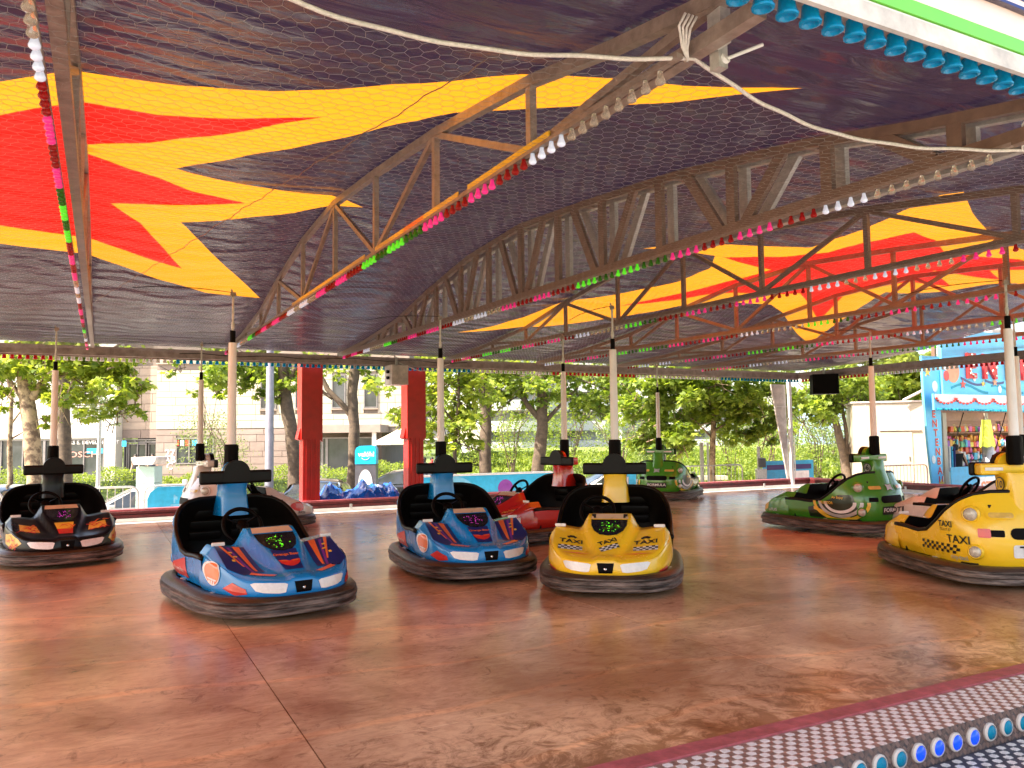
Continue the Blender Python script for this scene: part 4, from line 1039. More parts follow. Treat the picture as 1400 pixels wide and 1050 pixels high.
def deco_red(t, hood, neck, sfn, hfn, ow):
    for sg in (-1, 1):
        tdecal(hood, 'Dail.FM', .075, on_hood(sg*.36, .62, .1), 'yprint', 1.0, .002)
        decal(hood, 'white_field', hoodp([[(-.10, -.03), (.10, -.03), (.10, .03), (-.06, .03)]], sg*.36, .74), lambda x, y: Vector((x, y, H(x, y)+.003)), 'wprint', .04)
        tdecal(hood, 'Pub', .11, on_skirt(sg*.90, .35, .45), 'wprint', .9, .002)
        decal(hood, 'white_wedge', [[(sg*.93, .25), (sg*.96, .25), (sg*.955, .6), (sg*.92, .6)]], sfn, 'wprint', .02)
        decal(t, 'stripe', [[(sg*1.1, .28), (sg*1.16, .28), (sg*1.0, .46), (sg*.94, .46)], [(sg*.98, .28), (sg*1.02, .28), (sg*.86, .46), (sg*.82, .46)]], ow, 'wprint', .04)
    tdecal(hood, 'FORMULA', .04, lambda x, z: Vector((-x, .30-z, H(-x, .30-z)+.009)), 'wprint', 1.2, .001)
    rear_plate(t, ow, 'FORMULA', 'wprint', 'ink', .08)
def deco_green(num='6'):
    def d(t, hood, neck, sfn, hfn, ow):
        f = lambda w0, z0, o=.008: (lambda x, z: RW(w0+x, z0+z, o))
        for sg in (-1, 1):
            decal(t, 'dark_field', [[(sg*1.32, .22), (sg*1.32, .36), (sg*1.1, .42), (sg*.80, .56), (sg*.60, .56), (sg*.52, .22)]], lambda w, z: RW(w, z, .003), 'dkgreen', .04)
            decal(t, 'yellow_sweep', [[(sg*w, .36-(.36-.225)*math.cos((w-.62)/.62*1.45)*1.0+(.16 if False else 0)) for w in np.linspace(.62, 1.22, 12)]+[(sg*w, .405-(.36-.215)*math.cos((w-.62)/.62*1.45)) for w in np.linspace(1.22, .66, 12)]], ow, 'yprint', .03)
            for k_, cm in ((0, 'wprint'), (1, 'silver'), (2, 'yprint')):
                r1 = .13+.06*k_; P = circ(sg*.80, .46, (r1+.03)*1.5, (r1+.03), 20, PI, 2*PI)+circ(sg*.80, .46, r1*1.5, r1*.92, 20, PI, 2*PI)[::-1]
                decal(t, 'sweep_band', [[(x, max(.225, y)) for x, y in P]], f(0, 0, .007+.001*k_), cm, .03)
            tdecal(t, 'PREXTOR', .05, f(sg*1.0, .44, .012), 'yprint', 1.0, .001); tdecal(t, 'Air Enjoy', .045, f(sg*.82, .52, .012), 'yprint', 1.0, .001)
            decal(hood, 'yellow_nose', [[(sg*.52, .08), (sg*.88, .08), (sg*.86, .5), (sg*.66, .72)]], sfn, 'yprint', .03)
            tdecal(hood, 'LUTUS', .055, on_skirt(sg*.93, .62, .5), 'silver', 1.0, .001)
            decal(neck, 'roundel', [circ(0, 0, .064, n=28)], lambda a_, z: Vector((sg*.136, -.71+a_, .925+z)), 'ink', .1)
            decal(neck, 'roundel_ground', [circ(0, 0, .053, n=28)], lambda a_, z: Vector((sg*.136, -.71+a_, .925+z)), 'silver', .1)
            tdecal(neck, num, .095, lambda x, z: Vector((sg*.139, -.71+sg*x, .925+z)), 'ink', 1, .003)
        decal(t, 'number_plate', [rrect(0, .345, .42, .115, .02)], ow, 'ink', .05)
        tdecal(t, 'FORMULA', .075, lambda x, z: RW(x, .352+z, .010), 'wprint', 1.15, .002)
        decal(t, 'silver_cross', [[(-.06, .62), (0, .635), (.06, .62), (.05, .66), (.06, .70), (0, .69), (-.06, .70), (-.05, .66)]], lambda w, z: RW(w, z, .018), 'silver', .04)
        decal(t, 'cap_light', [[(-.1, .2), (.1, .2), (.1, .21), (-.1, .21)]], ow, 'silver', .05)
    return d
def deco_white(t, hood, neck, sfn, hfn, ow):
    for sg in (-1, 1):
        decal(hood, 'roundel', [circ(sg*.93, .32, .05, .28)], lambda u, s_: (lambda q: q[0]+q[1]*.006)(S(max(-.999, min(.999, u)), s_)), 'rprint', .03)
        decal(t, 'red_patch', [[(sg*.5, .40), (sg*.62, .42), (sg*.60, .56), (sg*.48, .55)], [(sg*1.2, .26), (sg*.9, .30), (sg*.9, .34), (sg*1.2, .34)]], ow, 'rprint', .04)
        tdecal(hood, 'RACER', .05, on_skirt(sg*.90, .68, .5), 'ink', 1.0, .001)
    decal(t, 'grille_plate', [rrect(0, .345, .42, .1, .02)], ow, 'ink', .05)
def deco_white2(t, hood, neck, sfn, hfn, ow):
    for sg in (-1, 1):
        tdecal(hood, 'LOTI', .10, on_skirt(sg*.93, .30, .45), 'ink', 1.0, .002)
        decal(hood, 'red_mark', [circ(sg*.80, .2, .03, .1)], sfn, 'rprint', .03)
cars = [
 ('glossy blue bumper car with a green glowing display, nearest on the left', (1.12, 8.09), 'blueL', 'cyan', deco_blue, 'led_green'),
 ('second blue bumper car, between the near blue one and the yellow taxi', (3.58, 8.76), 'blueM', 'cyan', deco_blue, 'led_mag'),
 ('yellow taxi bumper car facing the camera in the middle of the rink', (4.99, 7.20), 'yel', 'taxi', deco_taxi(), 'led_green'),
 ('black bumper car with flame prints at the left edge', (-.56, 12.02), 'flame', 'flame', deco_flame, 'led_mag'),
 ('red bumper car half hidden behind the yellow taxi', (5.99, 9.92), 'red', 'redcar', deco_red, 'led_mag'),
 ('green bumper car with a number 6, parked side on at the right', (9.70, 7.61), 'gr', 'greencar', deco_green('6'), 'led_green'),
 ('small far green bumper car seen from behind near the rear kerb', (10.86, 13.99), 'green', 'greencar', deco_green('8'), 'led_green'),
 ('yellow taxi bumper car number 10 cut by the right edge', (7.47, 4.37), 'taxi', 'taxi', deco_taxi(True), 'led_green'),
 ('pinkish white bumper car facing right, beyond the near blue car', (1.36, 13.15), 'wh', 'pinkwhite', deco_white, 'led_mag'),
 ('pale pink bumper car whose nose shows over the number 10 taxi', (10.3, 5.95), 'pk', 'pinkwhite', deco_white2, 'led_mag')]
HEAD = {'blueL': 170, 'blueM': 186.5, 'yel': 218, 'flame': 172, 'red': 258, 'gr': -3, 'green': 54, 'taxi': 26, 'wh': 80, 'pk': -2}
for lab, loc, key, paint, deco, lit in cars:
    zz = float(znet(np.array([[loc[0], loc[1]]]))[0])-.004
    make_car(lab, loc, HEAD[key], paint, zz, deco=deco, lit=lit)
# ================================================================== SURROUNDINGS
def bthing(name, label, cat, px, py, d, group=None, rz=0, z=None):
    p = at_depth(px, py, d)
    if z is not None: p.z = z
    return thing(name, label, cat, p, -YAW+rz, group)
def bx(px, d): return (at_depth(px, 598, d)-fh*d).dot(rh)
def bz(px, py, d): return at_depth(px, py, d).z
GZ = -1.0
# ---- building: facade parallel to the street frame, 42 m ahead; local x along the facade, y away from us, z up
D0 = 42.0
bld = thing('office_building', 'cream stone and white rendered building with a numbered entrance across the street', 'building', tuple(fh*D0+Vector((0, 0, GZ))), -YAW)
MT['render_white'] = mat('white render', (.52, .50, .45), .8, 0, .04, 1.2, .1, 60)
MT['stone_cream'] = mat('cream cladding stone', (.46, .40, .30), .8, 0, .08, 1.5, .15, 40)
MT['stone_cream2'] = mat('paler cladding stone', (.50, .44, .35), .8, 0, .08, 1.5, .15, 40)
MT['stone_tan'] = mat('tan cladding stone', (.36, .28, .22), .8, 0, .08, 1.5, .15, 40)
MT['stone_brown'] = mat('brown cladding stone', (.24, .18, .15), .8, 0, .1, 1.5, .15, 40)
MT['stone_brown2'] = mat('lighter brown cladding stone', (.28, .215, .18), .8, 0, .1, 1.5, .15, 40)
MT['joint'] = mat('dark joint', (.2, .16, .13), .9)
MT['glass'] = mat('reflective window glass', (.05, .055, .06), .05, 0, .3, .6, spec=1.0)
MT['frame_grey'] = mat('grey window frame', (.22, .2, .19), .5, .3)
def X_(px, d=D0): return bx(px, d)
def Z_(py, d=D0, px=300): return bz(px, py, d)-GZ
def bbox(name, px0, px1, z0, z1, y0, y1, m, parent=bld):
    mb = MB(); x0, x1 = X_(px0), X_(px1); mb.box(((x0+x1)/2, (y0+y1)/2, (z0+z1)/2), (x1-x0, y1-y0, z1-z0)); return part(name, mb, m, parent)
bbox('wall', -90, 158, Z_(597), 13, 0, 9, 'render_white')
bbox('column', 143, 158, 0, Z_(597)-.01, 0, .8, 'render_white')
bbox('wall', -90, 143, 0, Z_(652), .25, 9, 'render_white')
bbox('recessed_wall', 158, 212, Z_(597), 13, .75, 9, 'joint')
bbox('wall', 212, 560, Z_(586), 13, .12, 9, 'joint')
bbox('wall', 212, 425, 0, Z_(586)-.01, .12, 9, 'joint')
bbox('parapet', 212, 560, Z_(497), Z_(497)+.02+.0+.6, -.05, .1, 'stone_tan')
def cladding(px0, px1, z0, z1, y, rows, m, holes=(), wmin=.7, wmax=1.5, seed=1):
    rr = random.Random(seed); x0, x1 = X_(px0), X_(px1); z = z0; hs = [rows[k % len(rows)] for k in range(60)]; k = 0
    while z < z1-.05:
        h = min(hs[k], z1-z); x = x0-rr.uniform(0, .6)
        while x < x1:
            w = rr.uniform(wmin, wmax); a = max(x, x0); b_ = min(x+w, x1); x += w
            segs = [(a, b_)]
            for (hx0, hx1, hz0, hz1) in holes:
                if z+h > hz0+.02 and z < hz1-.02:
                    ns = []
                    for (p, q) in segs:
                        if q <= hx0 or p >= hx1: ns.append((p, q)); continue
                        if p < hx0: ns.append((p, hx0))
                        if q > hx1: ns.append((hx1, q))
                    segs = ns
            for p, q in segs:
                if q-p < .06: continue
                mm = m if rr.random() < .7 else m+'2' if m+'2' in MT else m
                link('stone', unit_box(mm), bld, ((p+q)/2, y+rr.uniform(0, .008), z+h/2), None, (q-p-.022, .05, h-.022))
        z += h; k += 1
win = []
def wpx(px0, px1, py0, py1): return (X_(px0), X_(px1), Z_(py1), Z_(py0))
for a in ((355, 377, 512, 560), (403, 420, 515, 560), (453, 472, 514, 560), (497, 516, 514, 560)): win.append(wpx(*a))
lower_hole = wpx(231, 292, 597, 634)
cladding(212, 555, Z_(586), Z_(505), .095, (.42, .30, .55), 'stone_cream', win, seed=3)
cladding(212, 560, Z_(505), Z_(496), -.0+.095, (.5,), 'stone_brown', win, 1.5, 2.5, seed=4)
cladding(158, 212, Z_(586)+.0, Z_(497), .725, (.42, .55), 'stone_tan', (), .9, 1.9, seed=5)
cladding(158, 212, Z_(598), Z_(586), .725, (.5,), 'stone_brown', (), .9, 1.6, seed=6)
lower_hole = wpx(240, 292, 597, 634)
cladding(212, 425, 0, Z_(586), .095, (.38, .30, .5), 'stone_brown', [lower_hole], .8, 1.7, seed=7)
def window(x0, x1, z0, z1, y, mull=(), m='frame_grey', louv=False, par=bld):
    mb = MB(); w = .06
    for a in ((x0, x0+w, z0, z1), (x1-w, x1, z0, z1), (x0+w, x1-w, z0, z0+w), (x0+w, x1-w, z1-w, z1)): mb.box(((a[0]+a[1])/2, y, (a[2]+a[3])/2), (a[1]-a[0], .1, a[3]-a[2]))
    for k in mull: mb.box((lerp(x0, x1, k), y, (z0+z1)/2), (w, .08, z1-z0-2*w))
    f_ = part('window', mb, m, par)
    mb = MB(); mb.box(((x0+x1)/2, y+.04, (z0+z1)/2), (x1-x0-2*w, .02, z1-z0-2*w)); part('pane', mb, 'glass', f_)
    if louv:
        for k in range(12):
            mb = MB(); mb.box(((x0+x1)/2, y-.06, lerp(z0+.08, z1-.08, k/11)), (x1-x0-.1, .1, .05), (R(35), 0, 0)); part('louvre', mb, 'galv', f_)
    return f_
for (x0, x1, z0, z1) in win: window(x0, x1, z0, z1, .055)
for (x0, x1, z0, z1) in win:
    mb = MB(); mb.box(((x0+x1)/2, .06, z0-.05), (x1-x0+.1, .16, .06)); part('sill', mb, 'stone_tan', bld)
window(X_(102), X_(127), Z_(563), Z_(520), -.03, (), 'frame_grey', True)
window(X_(-88), X_(60), Z_(652), Z_(598), .1, (.2, .4, .6, .8))
wl_ = window(X_(60), X_(142), Z_(652), Z_(598), .1, (.33, .66))
window(*[X_(240), X_(292), Z_(634), Z_(598)], .08, (.35, .7))
# shop lettering and blue banner inside the glazing
MT['dull_red'] = mat('dull red lettering', (.55, .25, .2), .5); MT['pale_letter'] = mat('pale lettering', (.7, .66, .62), .5)
def btext(txt, px, py, h, y, m, sx=1, par=bld):
    vs, fs = text_mesh(txt, h, .004, sx); mb = MB(); x0, z0 = X_(px), Z_(py)
    mb.add([(x0+x, y, z0+z) for x, z in vs], fs); return link('lettering', mb.mesh('lettering', m, fix=False), par)
bbox('shop_banner', 118, 141, Z_(618), Z_(611), .085, .09, 'tealp')
btext('LOSCH', 110, 619.5, .42, .075, 'dull_red', 1.4)
btext('TOURS E. DEVELOPMENT', 120, 603, .26, .075, 'pale_letter', 1.1)
btext('27', 232, 619, .55, .06, 'wprint'); btext('AB', 232, 628, .5, .06, 'wprint'); btext('C', 232, 637, .5, .06, 'wprint')
btext('27', 149, 620, .4, -.012, 'stone_cream')
for (px0, px1, m_) in ((240, 244, 'rprint'), (246, 251, 'wprint'), (253, 257, 'rprint'), (262, 272, 'tealp'), (275, 282, 'wprint'), (166, 172, 'tealp')):
    bbox('shop_poster', px0, px1, Z_(609), Z_(601), .06, .065, m_)
# entrance door
x0, x1 = X_(160), X_(211)
window(x0, x1, Z_(604), Z_(599), .8, (.3, .6)); window(x0, lerp(x0, x1, .1), .05, Z_(605), .8)
window(lerp(x0, x1, .12), lerp(x0, x1, .62), .05, Z_(605), .8, (.5,)); window(lerp(x0, x1, .64), x1-.02, .05, Z_(605), .9)
bbox('lobby_wall', 158, 212, 0, Z_(597), 2.5, 2.6, 'glass')
# canopy and glazed entrance on the right
bbox('canopy', 420, 531, Z_(594), Z_(584), -2.6, .09, 'stone_brown2')
MT['clear_pane'] = mat('shop glass', (.12, .12, .11), .04, 0, .3, .5, spec=1.0)
for a, b_ in ((425, 441), (441, 450), (450, 456), (456, 522)):
    window(X_(a), X_(b_), .1, Z_(600), -1.5 if a > 449 else -1.45, (.5,) if a > 450 else ())
bbox('column', 520, 525, 0, Z_(594), -2.5, -2.3, 'dirtywhite')
bbox('wall', 425, 560, Z_(594), Z_(586)-.01, .12, 9, 'joint'); bbox('wall', 425, 520, 0, Z_(594), .4, 9, 'stone_brown')
# ---- far white apartment blocks with rounded balconies
MT['apart'] = mat('white apartment render', (.55, .54, .53), .8, 0, .04, .5); MT['pane_blue'] = mat('blue grey window', (.12, .14, .18), .1, 0, .3, .5, spec=.8)
def apartment(px0, px1, pyt, d, label, floors=6, curved=True):
    t = thing('apartment_block', label, 'building', tuple(fh*d+Vector((0, 0, GZ))), -YAW)
    x0, x1 = bx(px0, d), bx(px1, d); top = bz(300, pyt, d)-GZ; fhgt = top/floors
    mb = MB(); mb.box(((x0+x1)/2, 5, top/2), (x1-x0, 9, top)); part('wall', mb, 'apart', t)
    rr = random.Random(px0)
    for k in range(floors):
        mb = MB(); z = k*fhgt+.15
        P = [(x0-.4, .5), (x0-.2, -1.0), (x0+1.5, -1.7), ((x0+x1)/2, -2.0 if curved else -1.2), (x1-1.5, -1.7), (x1+.2, -1.0), (x1+.4, .5)]
        mb.prism(P, (0, 0, z+fhgt-1.0), (1, 0, 0), (0, 1, 0), (0, 0, 1), .95); part('balcony', mb, 'apart', t)
        x = x0+.8
        while x < x1-2:
            w = rr.choice((1.2, 1.8, 2.4)); window_at(x, min(x+w, x1-.4), z+.2, z+fhgt-1.1, t); x += w+rr.choice((.9, 1.6, 2.2))
def window_at(x0, x1, z0, z1, t):
    mb = MB(); mb.box(((x0+x1)/2, .46, (z0+z1)/2), (x1-x0, .1, z1-z0)); f_ = part('window', mb, 'frame_grey', t)
    mb = MB(); mb.box(((x0+x1)/2, .40, (z0+z1)/2), (x1-x0-.2, .04, z1-z0-.2)); part('pane', mb, 'pane_blue', f_)
apartment(636, 735, 470, 74, 'curved white apartment block behind the trunks left of the far maple')
apartment(715, 845, 480, 82, 'white apartment block with long balconies behind the red car pole')
apartment(855, 1000, 520, 92, 'lower white apartment block hidden behind the big maple', 5)
MT['blue_roof'] = mat('pale blue metal wall', (.35, .45, .6), .5)
t = thing('far_hall', 'distant pale blue hall seen between the trunks at the right', 'building', tuple(fh*95+Vector((0, 0, GZ))), -YAW)
x0, x1 = bx(1110, 95), bx(1170, 95)
mb = MB(); mb.prism([(x0, 0), (x0, 4.5), (x0+1.5, 6.8), ((x0+x1)/2, 7.6), (x1-1.5, 6.8), (x1, 4.5), (x1, 0)], (0, 0, 0), (1, 0, 0), (0, 0, 1), (0, 1, 0), 10); part('wall', mb, 'blue_roof', t)

# ---- foliage
LEAF1 = leaf_mat('sunlit plane leaves', (.12, .19, .02), (.36, .42, .07), .5, (1.6, 1.5, .6))
LEAF2 = leaf_mat('dark maple leaves', (.09, .15, .025), (.32, .39, .07), .5, (1.5, 1.5, .5))
LEAF3 = leaf_mat('yellow green shrub leaves', (.10, .16, .025), (.27, .32, .06), .48, (1.5, 1.5, .6))
LEAF4 = leaf_mat('grey green shrub leaves', (.08, .12, .04), (.24, .28, .11), .4, (1.3, 1.4, .7))
GRASS = leaf_mat('grass blades', (.11, .17, .02), (.28, .32, .05), .4, (1.3, 1.3, .5))
LT = [np.array([(0, 0, 0), (.5, .18, .03), (.32, .42, .0), (.55, .75, -.05), (.15, .72, .04), (0, 1.05, -.08), (-.15, .72, .04), (-.55, .75, -.05), (-.32, .42, .0), (-.5, .18, .03)]),
      np.array([(0, 0, 0), (.3, .5, .06), (0, 1.0, -.04), (-.3, .5, .06)])]
LF = [[(0, 1, 2, 3, 4), (0, 4, 5, 6), (0, 6, 7, 8, 9)], [(0, 1, 2), (0, 2, 3)]]
def leaves_mesh(name, C_, size, m, kind=0, droop=.5, rng=RNG):
    n = len(C_); T = LT[kind]; F_ = LF[kind]; k = len(T)
    az = rng.uniform(0, 2*PI, n); tilt = rng.normal(-.45*droop, .55, n); roll = rng.normal(0, .6, n); sz = size*rng.uniform(.65, 1.25, n)
    ca, sa, ct, st_, cr, sr = np.cos(az), np.sin(az), np.cos(tilt), np.sin(tilt), np.cos(roll), np.sin(roll)
    x, y, z = [T[:, i][None, :]*sz[:, None] for i in range(3)]
    x2 = x*cr[:, None]+z*sr[:, None]; z2 = -x*sr[:, None]+z*cr[:, None]
    y3 = y*ct[:, None]-z2*st_[:, None]; z3 = y*st_[:, None]+z2*ct[:, None]
    X = x2*ca[:, None]-y3*sa[:, None]; Y = x2*sa[:, None]+y3*ca[:, None]
    V = np.stack([X+C_[:, :1], Y+C_[:, 1:2], z3+C_[:, 2:3]], 2).reshape(-1, 3)
    base = np.arange(n)*k; loops = []; 
    lens = [len(f_) for f_ in F_]; flat = np.concatenate([np.array(f_) for f_ in F_])
    L = (base[:, None]+flat[None, :]).ravel(); tot = np.tile(lens, n); starts = np.concatenate([[0], np.cumsum(tot)[:-1]])
    me = bpy.data.meshes.new(name); me.vertices.add(len(V)); me.vertices.foreach_set('co', V.ravel())
    me.loops.add(len(L)); me.loops.foreach_set('vertex_index', L.astype(np.int32)); me.polygons.add(len(tot)); me.polygons.foreach_set('loop_start', starts.astype(np.int32))
    me.update(calc_edges=True); me.materials.append(m); return me
def clump(c, r, n, rng=RNG, flat=.8):
    v = rng.normal(0, 1, (n, 3)); v /= np.linalg.norm(v, axis=1)[:, None]; rad = rng.uniform(.35, 1.0, n)**.6
    return np.array(c)+v*rad[:, None]*np.array([r, r, r*flat])
def tree(px, py0, d, label, trunk, limbs, clumps, leafm, size=.16, dens=260, bark='bark', kind=0, rt_=.2, group='trees around the fairground', subs=3, spread=.55):
    """trunk: [(px,py,r)..], limbs: list of the same, clumps: [(px,py,ddepth,radius)]"""
    base = at_depth(px, py0, d); base.z = GZ
    t = thing('tree', label, 'tree', base, 0, group)
    def P(q, dd=0): return at_depth(q[0], q[1], d+dd)-base
    for j, br in enumerate([trunk]+limbs):
        mb = MB(); pts_ = [P(q, (q[3] if len(q) > 3 else 0)) for q in br]; rs = [q[2] for q in br]
        if j == 0: pts_ = [Vector((pts_[0].x, pts_[0].y, 0))]+pts_; rs = [rs[0]*1.25]+rs
        # resample with gnarl
        PP = []; RR_ = []
        for i in range(len(pts_)-1):
            for s_ in range(4):
                q = pts_[i].lerp(pts_[i+1], s_/4); q += Vector((noise.noise(q*1.7), noise.noise(q*1.7+Vector((9, 0, 0))), 0))*rs[i]*.35
                PP.append(q); RR_.append(lerp(rs[i], rs[i+1], s_/4)*(1+.12*noise.noise(q*4)))
        PP.append(pts_[-1]); RR_.append(rs[-1])
        mb.tube(PP, RR_, 12 if j == 0 else 8); part('trunk' if j == 0 else 'limb', mb, bark, t, smooth=True)
    pts_ = []
    for (cx_, cy_, dd, r_) in clumps:
        c = P((cx_, cy_), dd); nsub = max(3, int(subs*4*r_*1.2))
        for s_ in range(nsub):
            o = Vector(RNG.normal(0, r_*spread, 3)); rr_ = r_*RNG.uniform(.22, .5)
            pts_.append(clump(c+Vector((o.x, o.y, o.z*.75)), rr_, max(10, int(dens*rr_**1.6)), RNG, .6))
    pts_ = np.concatenate(pts_)
    o = link('crown', leaves_mesh('crown', pts_, size, leafm, kind), t); o['kind'] = 'stuff'
    mb = MB()
    for (cx_, cy_, dd, r_) in clumps:          # twigs inside the crown
        c = P((cx_, cy_), dd)
        for s_ in range(4):
            o_ = Vector(RNG.normal(0, r_*.6, 3)); mb.tube([c-o_*.7+Vector((0, 0, -r_*.3)), c+Vector(RNG.normal(0, .1, 3)), c+o_], [.018, .013, .006], 5)
    o = part('twigs', mb, bark, t); o['kind'] = 'stuff'
    return t
# left plane tree with mottled bark
tree(50, 655, 19, 'thick mottled plane tree with a limb reaching right, at the far left', [(48, 655, .19), (43, 600, .18), (37, 550, .17), (30, 490, .15), (24, 430, .12)], [[(43, 545, .10), (60, 520, .08), (100, 507, .065, .3), (135, 490, .05, .5), (165, 470, .03, .6)], [(40, 560, .06), (14, 520, .04), (2, 490, .03)]],
     [(20, 500, 0, .9), (70, 505, .8, .7), (110, 520, .4, .8), (150, 505, .2, .9), (185, 530, .2, .55), (90, 545, -.4, .45), (120, 490, 0, .9), (60, 480, 0, 1.0), (165, 565, .3, .35), (0, 540, .5, .5), (60, 575, -.2, .25)], LEAF1, .17, 330, 'bark_plane')
tree(14, 655, 21, 'slim pale trunked birch at the left edge', [(14, 655, .07), (13, 600, .06), (16, 545, .05), (8, 500, .035)], [[(15, 580, .03), (30, 560, .018), (38, 545, .01)], [(15, 600, .028), (33, 590, .015)]],
     [(5, 520, .3, .6), (30, 540, .3, .4), (15, 490, .3, .7)], LEAF4, .08, 330, 'bark_plane', 1)
tree(86, 655, 25, 'dark straight trunk behind the flame car pole', [(90, 655, .2), (88, 600, .2), (86, 550, .19), (90, 490, .17)], [[(88, 540, .09), (105, 520, .06), (120, 500, .04)], [(150, 560, .01), (120, 540, .02), (98, 530, .04)]],
     [(110, 550, 0, .5), (145, 555, -.3, .45), (165, 560, .2, .5), (150, 580, 0, .3), (110, 570, .2, .3), (95, 495, 0, .8), (130, 540, 0, .5)], LEAF4, .10, 480, 'bark', 1)
tree(398, 660, 21, 'leaning tree left of the left red pillar', [(404, 660, .2), (402, 620, .18), (396, 580, .17), (390, 540, .165), (386, 490, .15)], [[(390, 525, .1), (405, 505, .08), (430, 490, .06)]],
     [(310, 505, 0, .7), (345, 515, .4, .65), (375, 520, .2, .5), (300, 530, .3, .35), (330, 495, 0, .8), (410, 500, 0, .6), (370, 540, -.3, .3), (240, 498, 0, .35), (358, 500, 0, .6)], LEAF2, .15, 330, 'bark')
tree(480, 650, 23, 'forked tree between the two red pillars', [(482, 660, .17), (484, 620, .17), (484, 580, .155), (482, 540, .15), (487, 490, .15)], [[(483, 570, .10), (465, 550, .09), (448, 532, .075), (436, 510, .055)], [(455, 545, .05), (440, 535, .045), (432, 528, .04)]],
     [(470, 493, 0, .6), (510, 492, 0, .6), (440, 495, 0, .5), (540, 490, 0, .5)], LEAF2, .14, 300, 'bark')
tree(600, 650, 20, 'bright leafy young tree between the right red pillar and the blue car pole', [(622, 655, .05), (622, 610, .05), (626, 560, .04), (628, 500, .03)], [[(622, 580, .03), (600, 550, .02), (590, 530, .012)]],
     [(600, 520, 0, .9), (625, 545, .5, .8), (590, 560, 0, .7), (640, 510, .4, .8), (605, 600, .2, .6), (645, 575, .4, .6), (560, 575, -.2, .5), (545, 560, 0, .35), (650, 530, .2, .7), (590, 500, 0, .8), (630, 600, 0, .5)], LEAF1, .15, 230, 'bark', 0)
tree(662, 655, 24, 'straight trunk left of the forked central tree', [(664, 660, .19), (663, 620, .19), (664, 575, .18), (662, 530, .16), (660, 490, .15)], [[(664, 565, .06), (678, 540, .04)]],
     [(655, 510, 0, .9), (675, 500, .3, .9), (640, 495, 0, .7), (690, 515, 0, .5)], LEAF1, .15, 200, 'bark')
tree(742, 655, 24, 'dark forked tree with a V of limbs behind the red car', [(733, 660, .2), (738, 620, .19), (741, 580, .175), (742, 540, .16), (740, 490, .14)], [[(740, 575, .1), (722, 555, .09), (712, 535, .075), (694, 520, .05)], [(743, 580, .08), (760, 560, .06), (775, 545, .045), (790, 530, .03)]],
     [(700, 515, .2, .8), (730, 515, 0, .9), (770, 515, .3, 1.0), (810, 520, .4, 1.0), (835, 540, .2, .8), (790, 545, .2, .6), (700, 545, 0, .5), (850, 515, 0, .9), (755, 500, 0, .9), (820, 560, 0, .45), (680, 530, .1, .4), (745, 550, .3, .4), (715, 535, .2, .5)], LEAF2, .14, 260, 'bark')
tree(975, 655, 22.5, 'large leafy maple with a slender trunk behind the far green car', [(974, 660, .09), (974, 620, .085), (975, 580, .075), (977, 540, .06), (980, 500, .04)], [[(975, 600, .03), (950, 575, .02), (920, 560, .012)], [(975, 590, .03), (1005, 570, .02), (1030, 555, .012)], [(975, 570, .03), (1000, 545, .02)]],
     [(900, 545, 0, .8), (940, 530, -.6, .9), (985, 530, -.8, 1.0), (1030, 545, -.3, .9), (890, 580, 0, .6), (930, 585, -.4, .7), (1000, 575, .2, .6), (1040, 580, 0, .6), (960, 505, -.5, 1.0), (1020, 510, -.2, 1.0), (870, 555, .2, .7), (880, 600, .2, .45), (925, 615, 0, .4), (1060, 555, 0, .6), (1050, 600, 0, .4), (905, 510, 0, .9), (1020, 595, .1, .35), (985, 560, .4, .7), (940, 565, .4, .7), (1075, 530, 0, .6), (880, 610, .1, .3)], LEAF2, .17, 330, 'bark_plane')
tree(1150, 655, 27, 'multi stemmed tree left of the cream trailer', [(1158, 660, .16), (1155, 630, .15), (1148, 600, .13), (1141, 575, .11), (1136, 545, .09)], [[(1156, 625, .09), (1158, 595, .07), (1152, 560, .05), (1150, 530, .04)], [(1157, 630, .08), (1166, 600, .06), (1172, 570, .04)]],
     [(1130, 545, 0, .9), (1160, 540, .3, .9), (1110, 540, 0, .9), (1125, 570, -.2, .5), (1180, 530, 0, .9), (1100, 570, 0, .6), (1145, 515, 0, 1.0)], LEAF2, .16, 240, 'bark')
tree(1215, 600, 31, 'bright treetop rising above the cream trailer', [(1220, 640, .15), (1220, 580, .12), (1220, 540, .08)], [[(1220, 580, .06), (1190, 545, .03)]],
     [(1200, 530, 0, 1.2), (1235, 530, 0, 1.2), (1260, 520, 0, 1.2), (1175, 545, 0, 1.0), (1220, 505, 0, 1.4), (1190, 510, 0, 1.2)], LEAF1, .2, 260, 'bark')
def shrub(px, py, d, w, h, label, m, size=.1, n=1800, kind=1, stems=True):
    base = at_depth(px, py, d); base.z = GZ+min(1.2, .05*max(0, d-26))
    t = thing('shrub', label, 'shrub', base, -YAW, 'shrubs in the park')
    rr = np.random.default_rng(int(px)); P = []
    for k in range(int(10+w*3)):
        cx_ = rr.uniform(-w/2, w/2); hh = h*(.55+.45*rr.random())*math.sqrt(max(.15, 1-(2*cx_/w)**2*.8))
        for s_ in range(4): P.append(clump((cx_, rr.uniform(-.8, .8), hh*(.25+.75*rr.random())), .28+.12*h*.4, int(n/(10+w*3)/4), rr, .9))
    o = link('foliage', leaves_mesh('foliage', np.concatenate(P), size, m, kind, .2, rr), t); o['kind'] = 'stuff'
    mb = MB()
    for k in range(7): mb.tube([(rr.uniform(-.2, .2), 0, 0), (rr.uniform(-.4, .4)*w*.3, 0, h*.5), (rr.uniform(-.5, .5)*w*.7, 0, h*.9)], [.03, .022, .01], 5)
    part('stems', mb, 'bark', t)
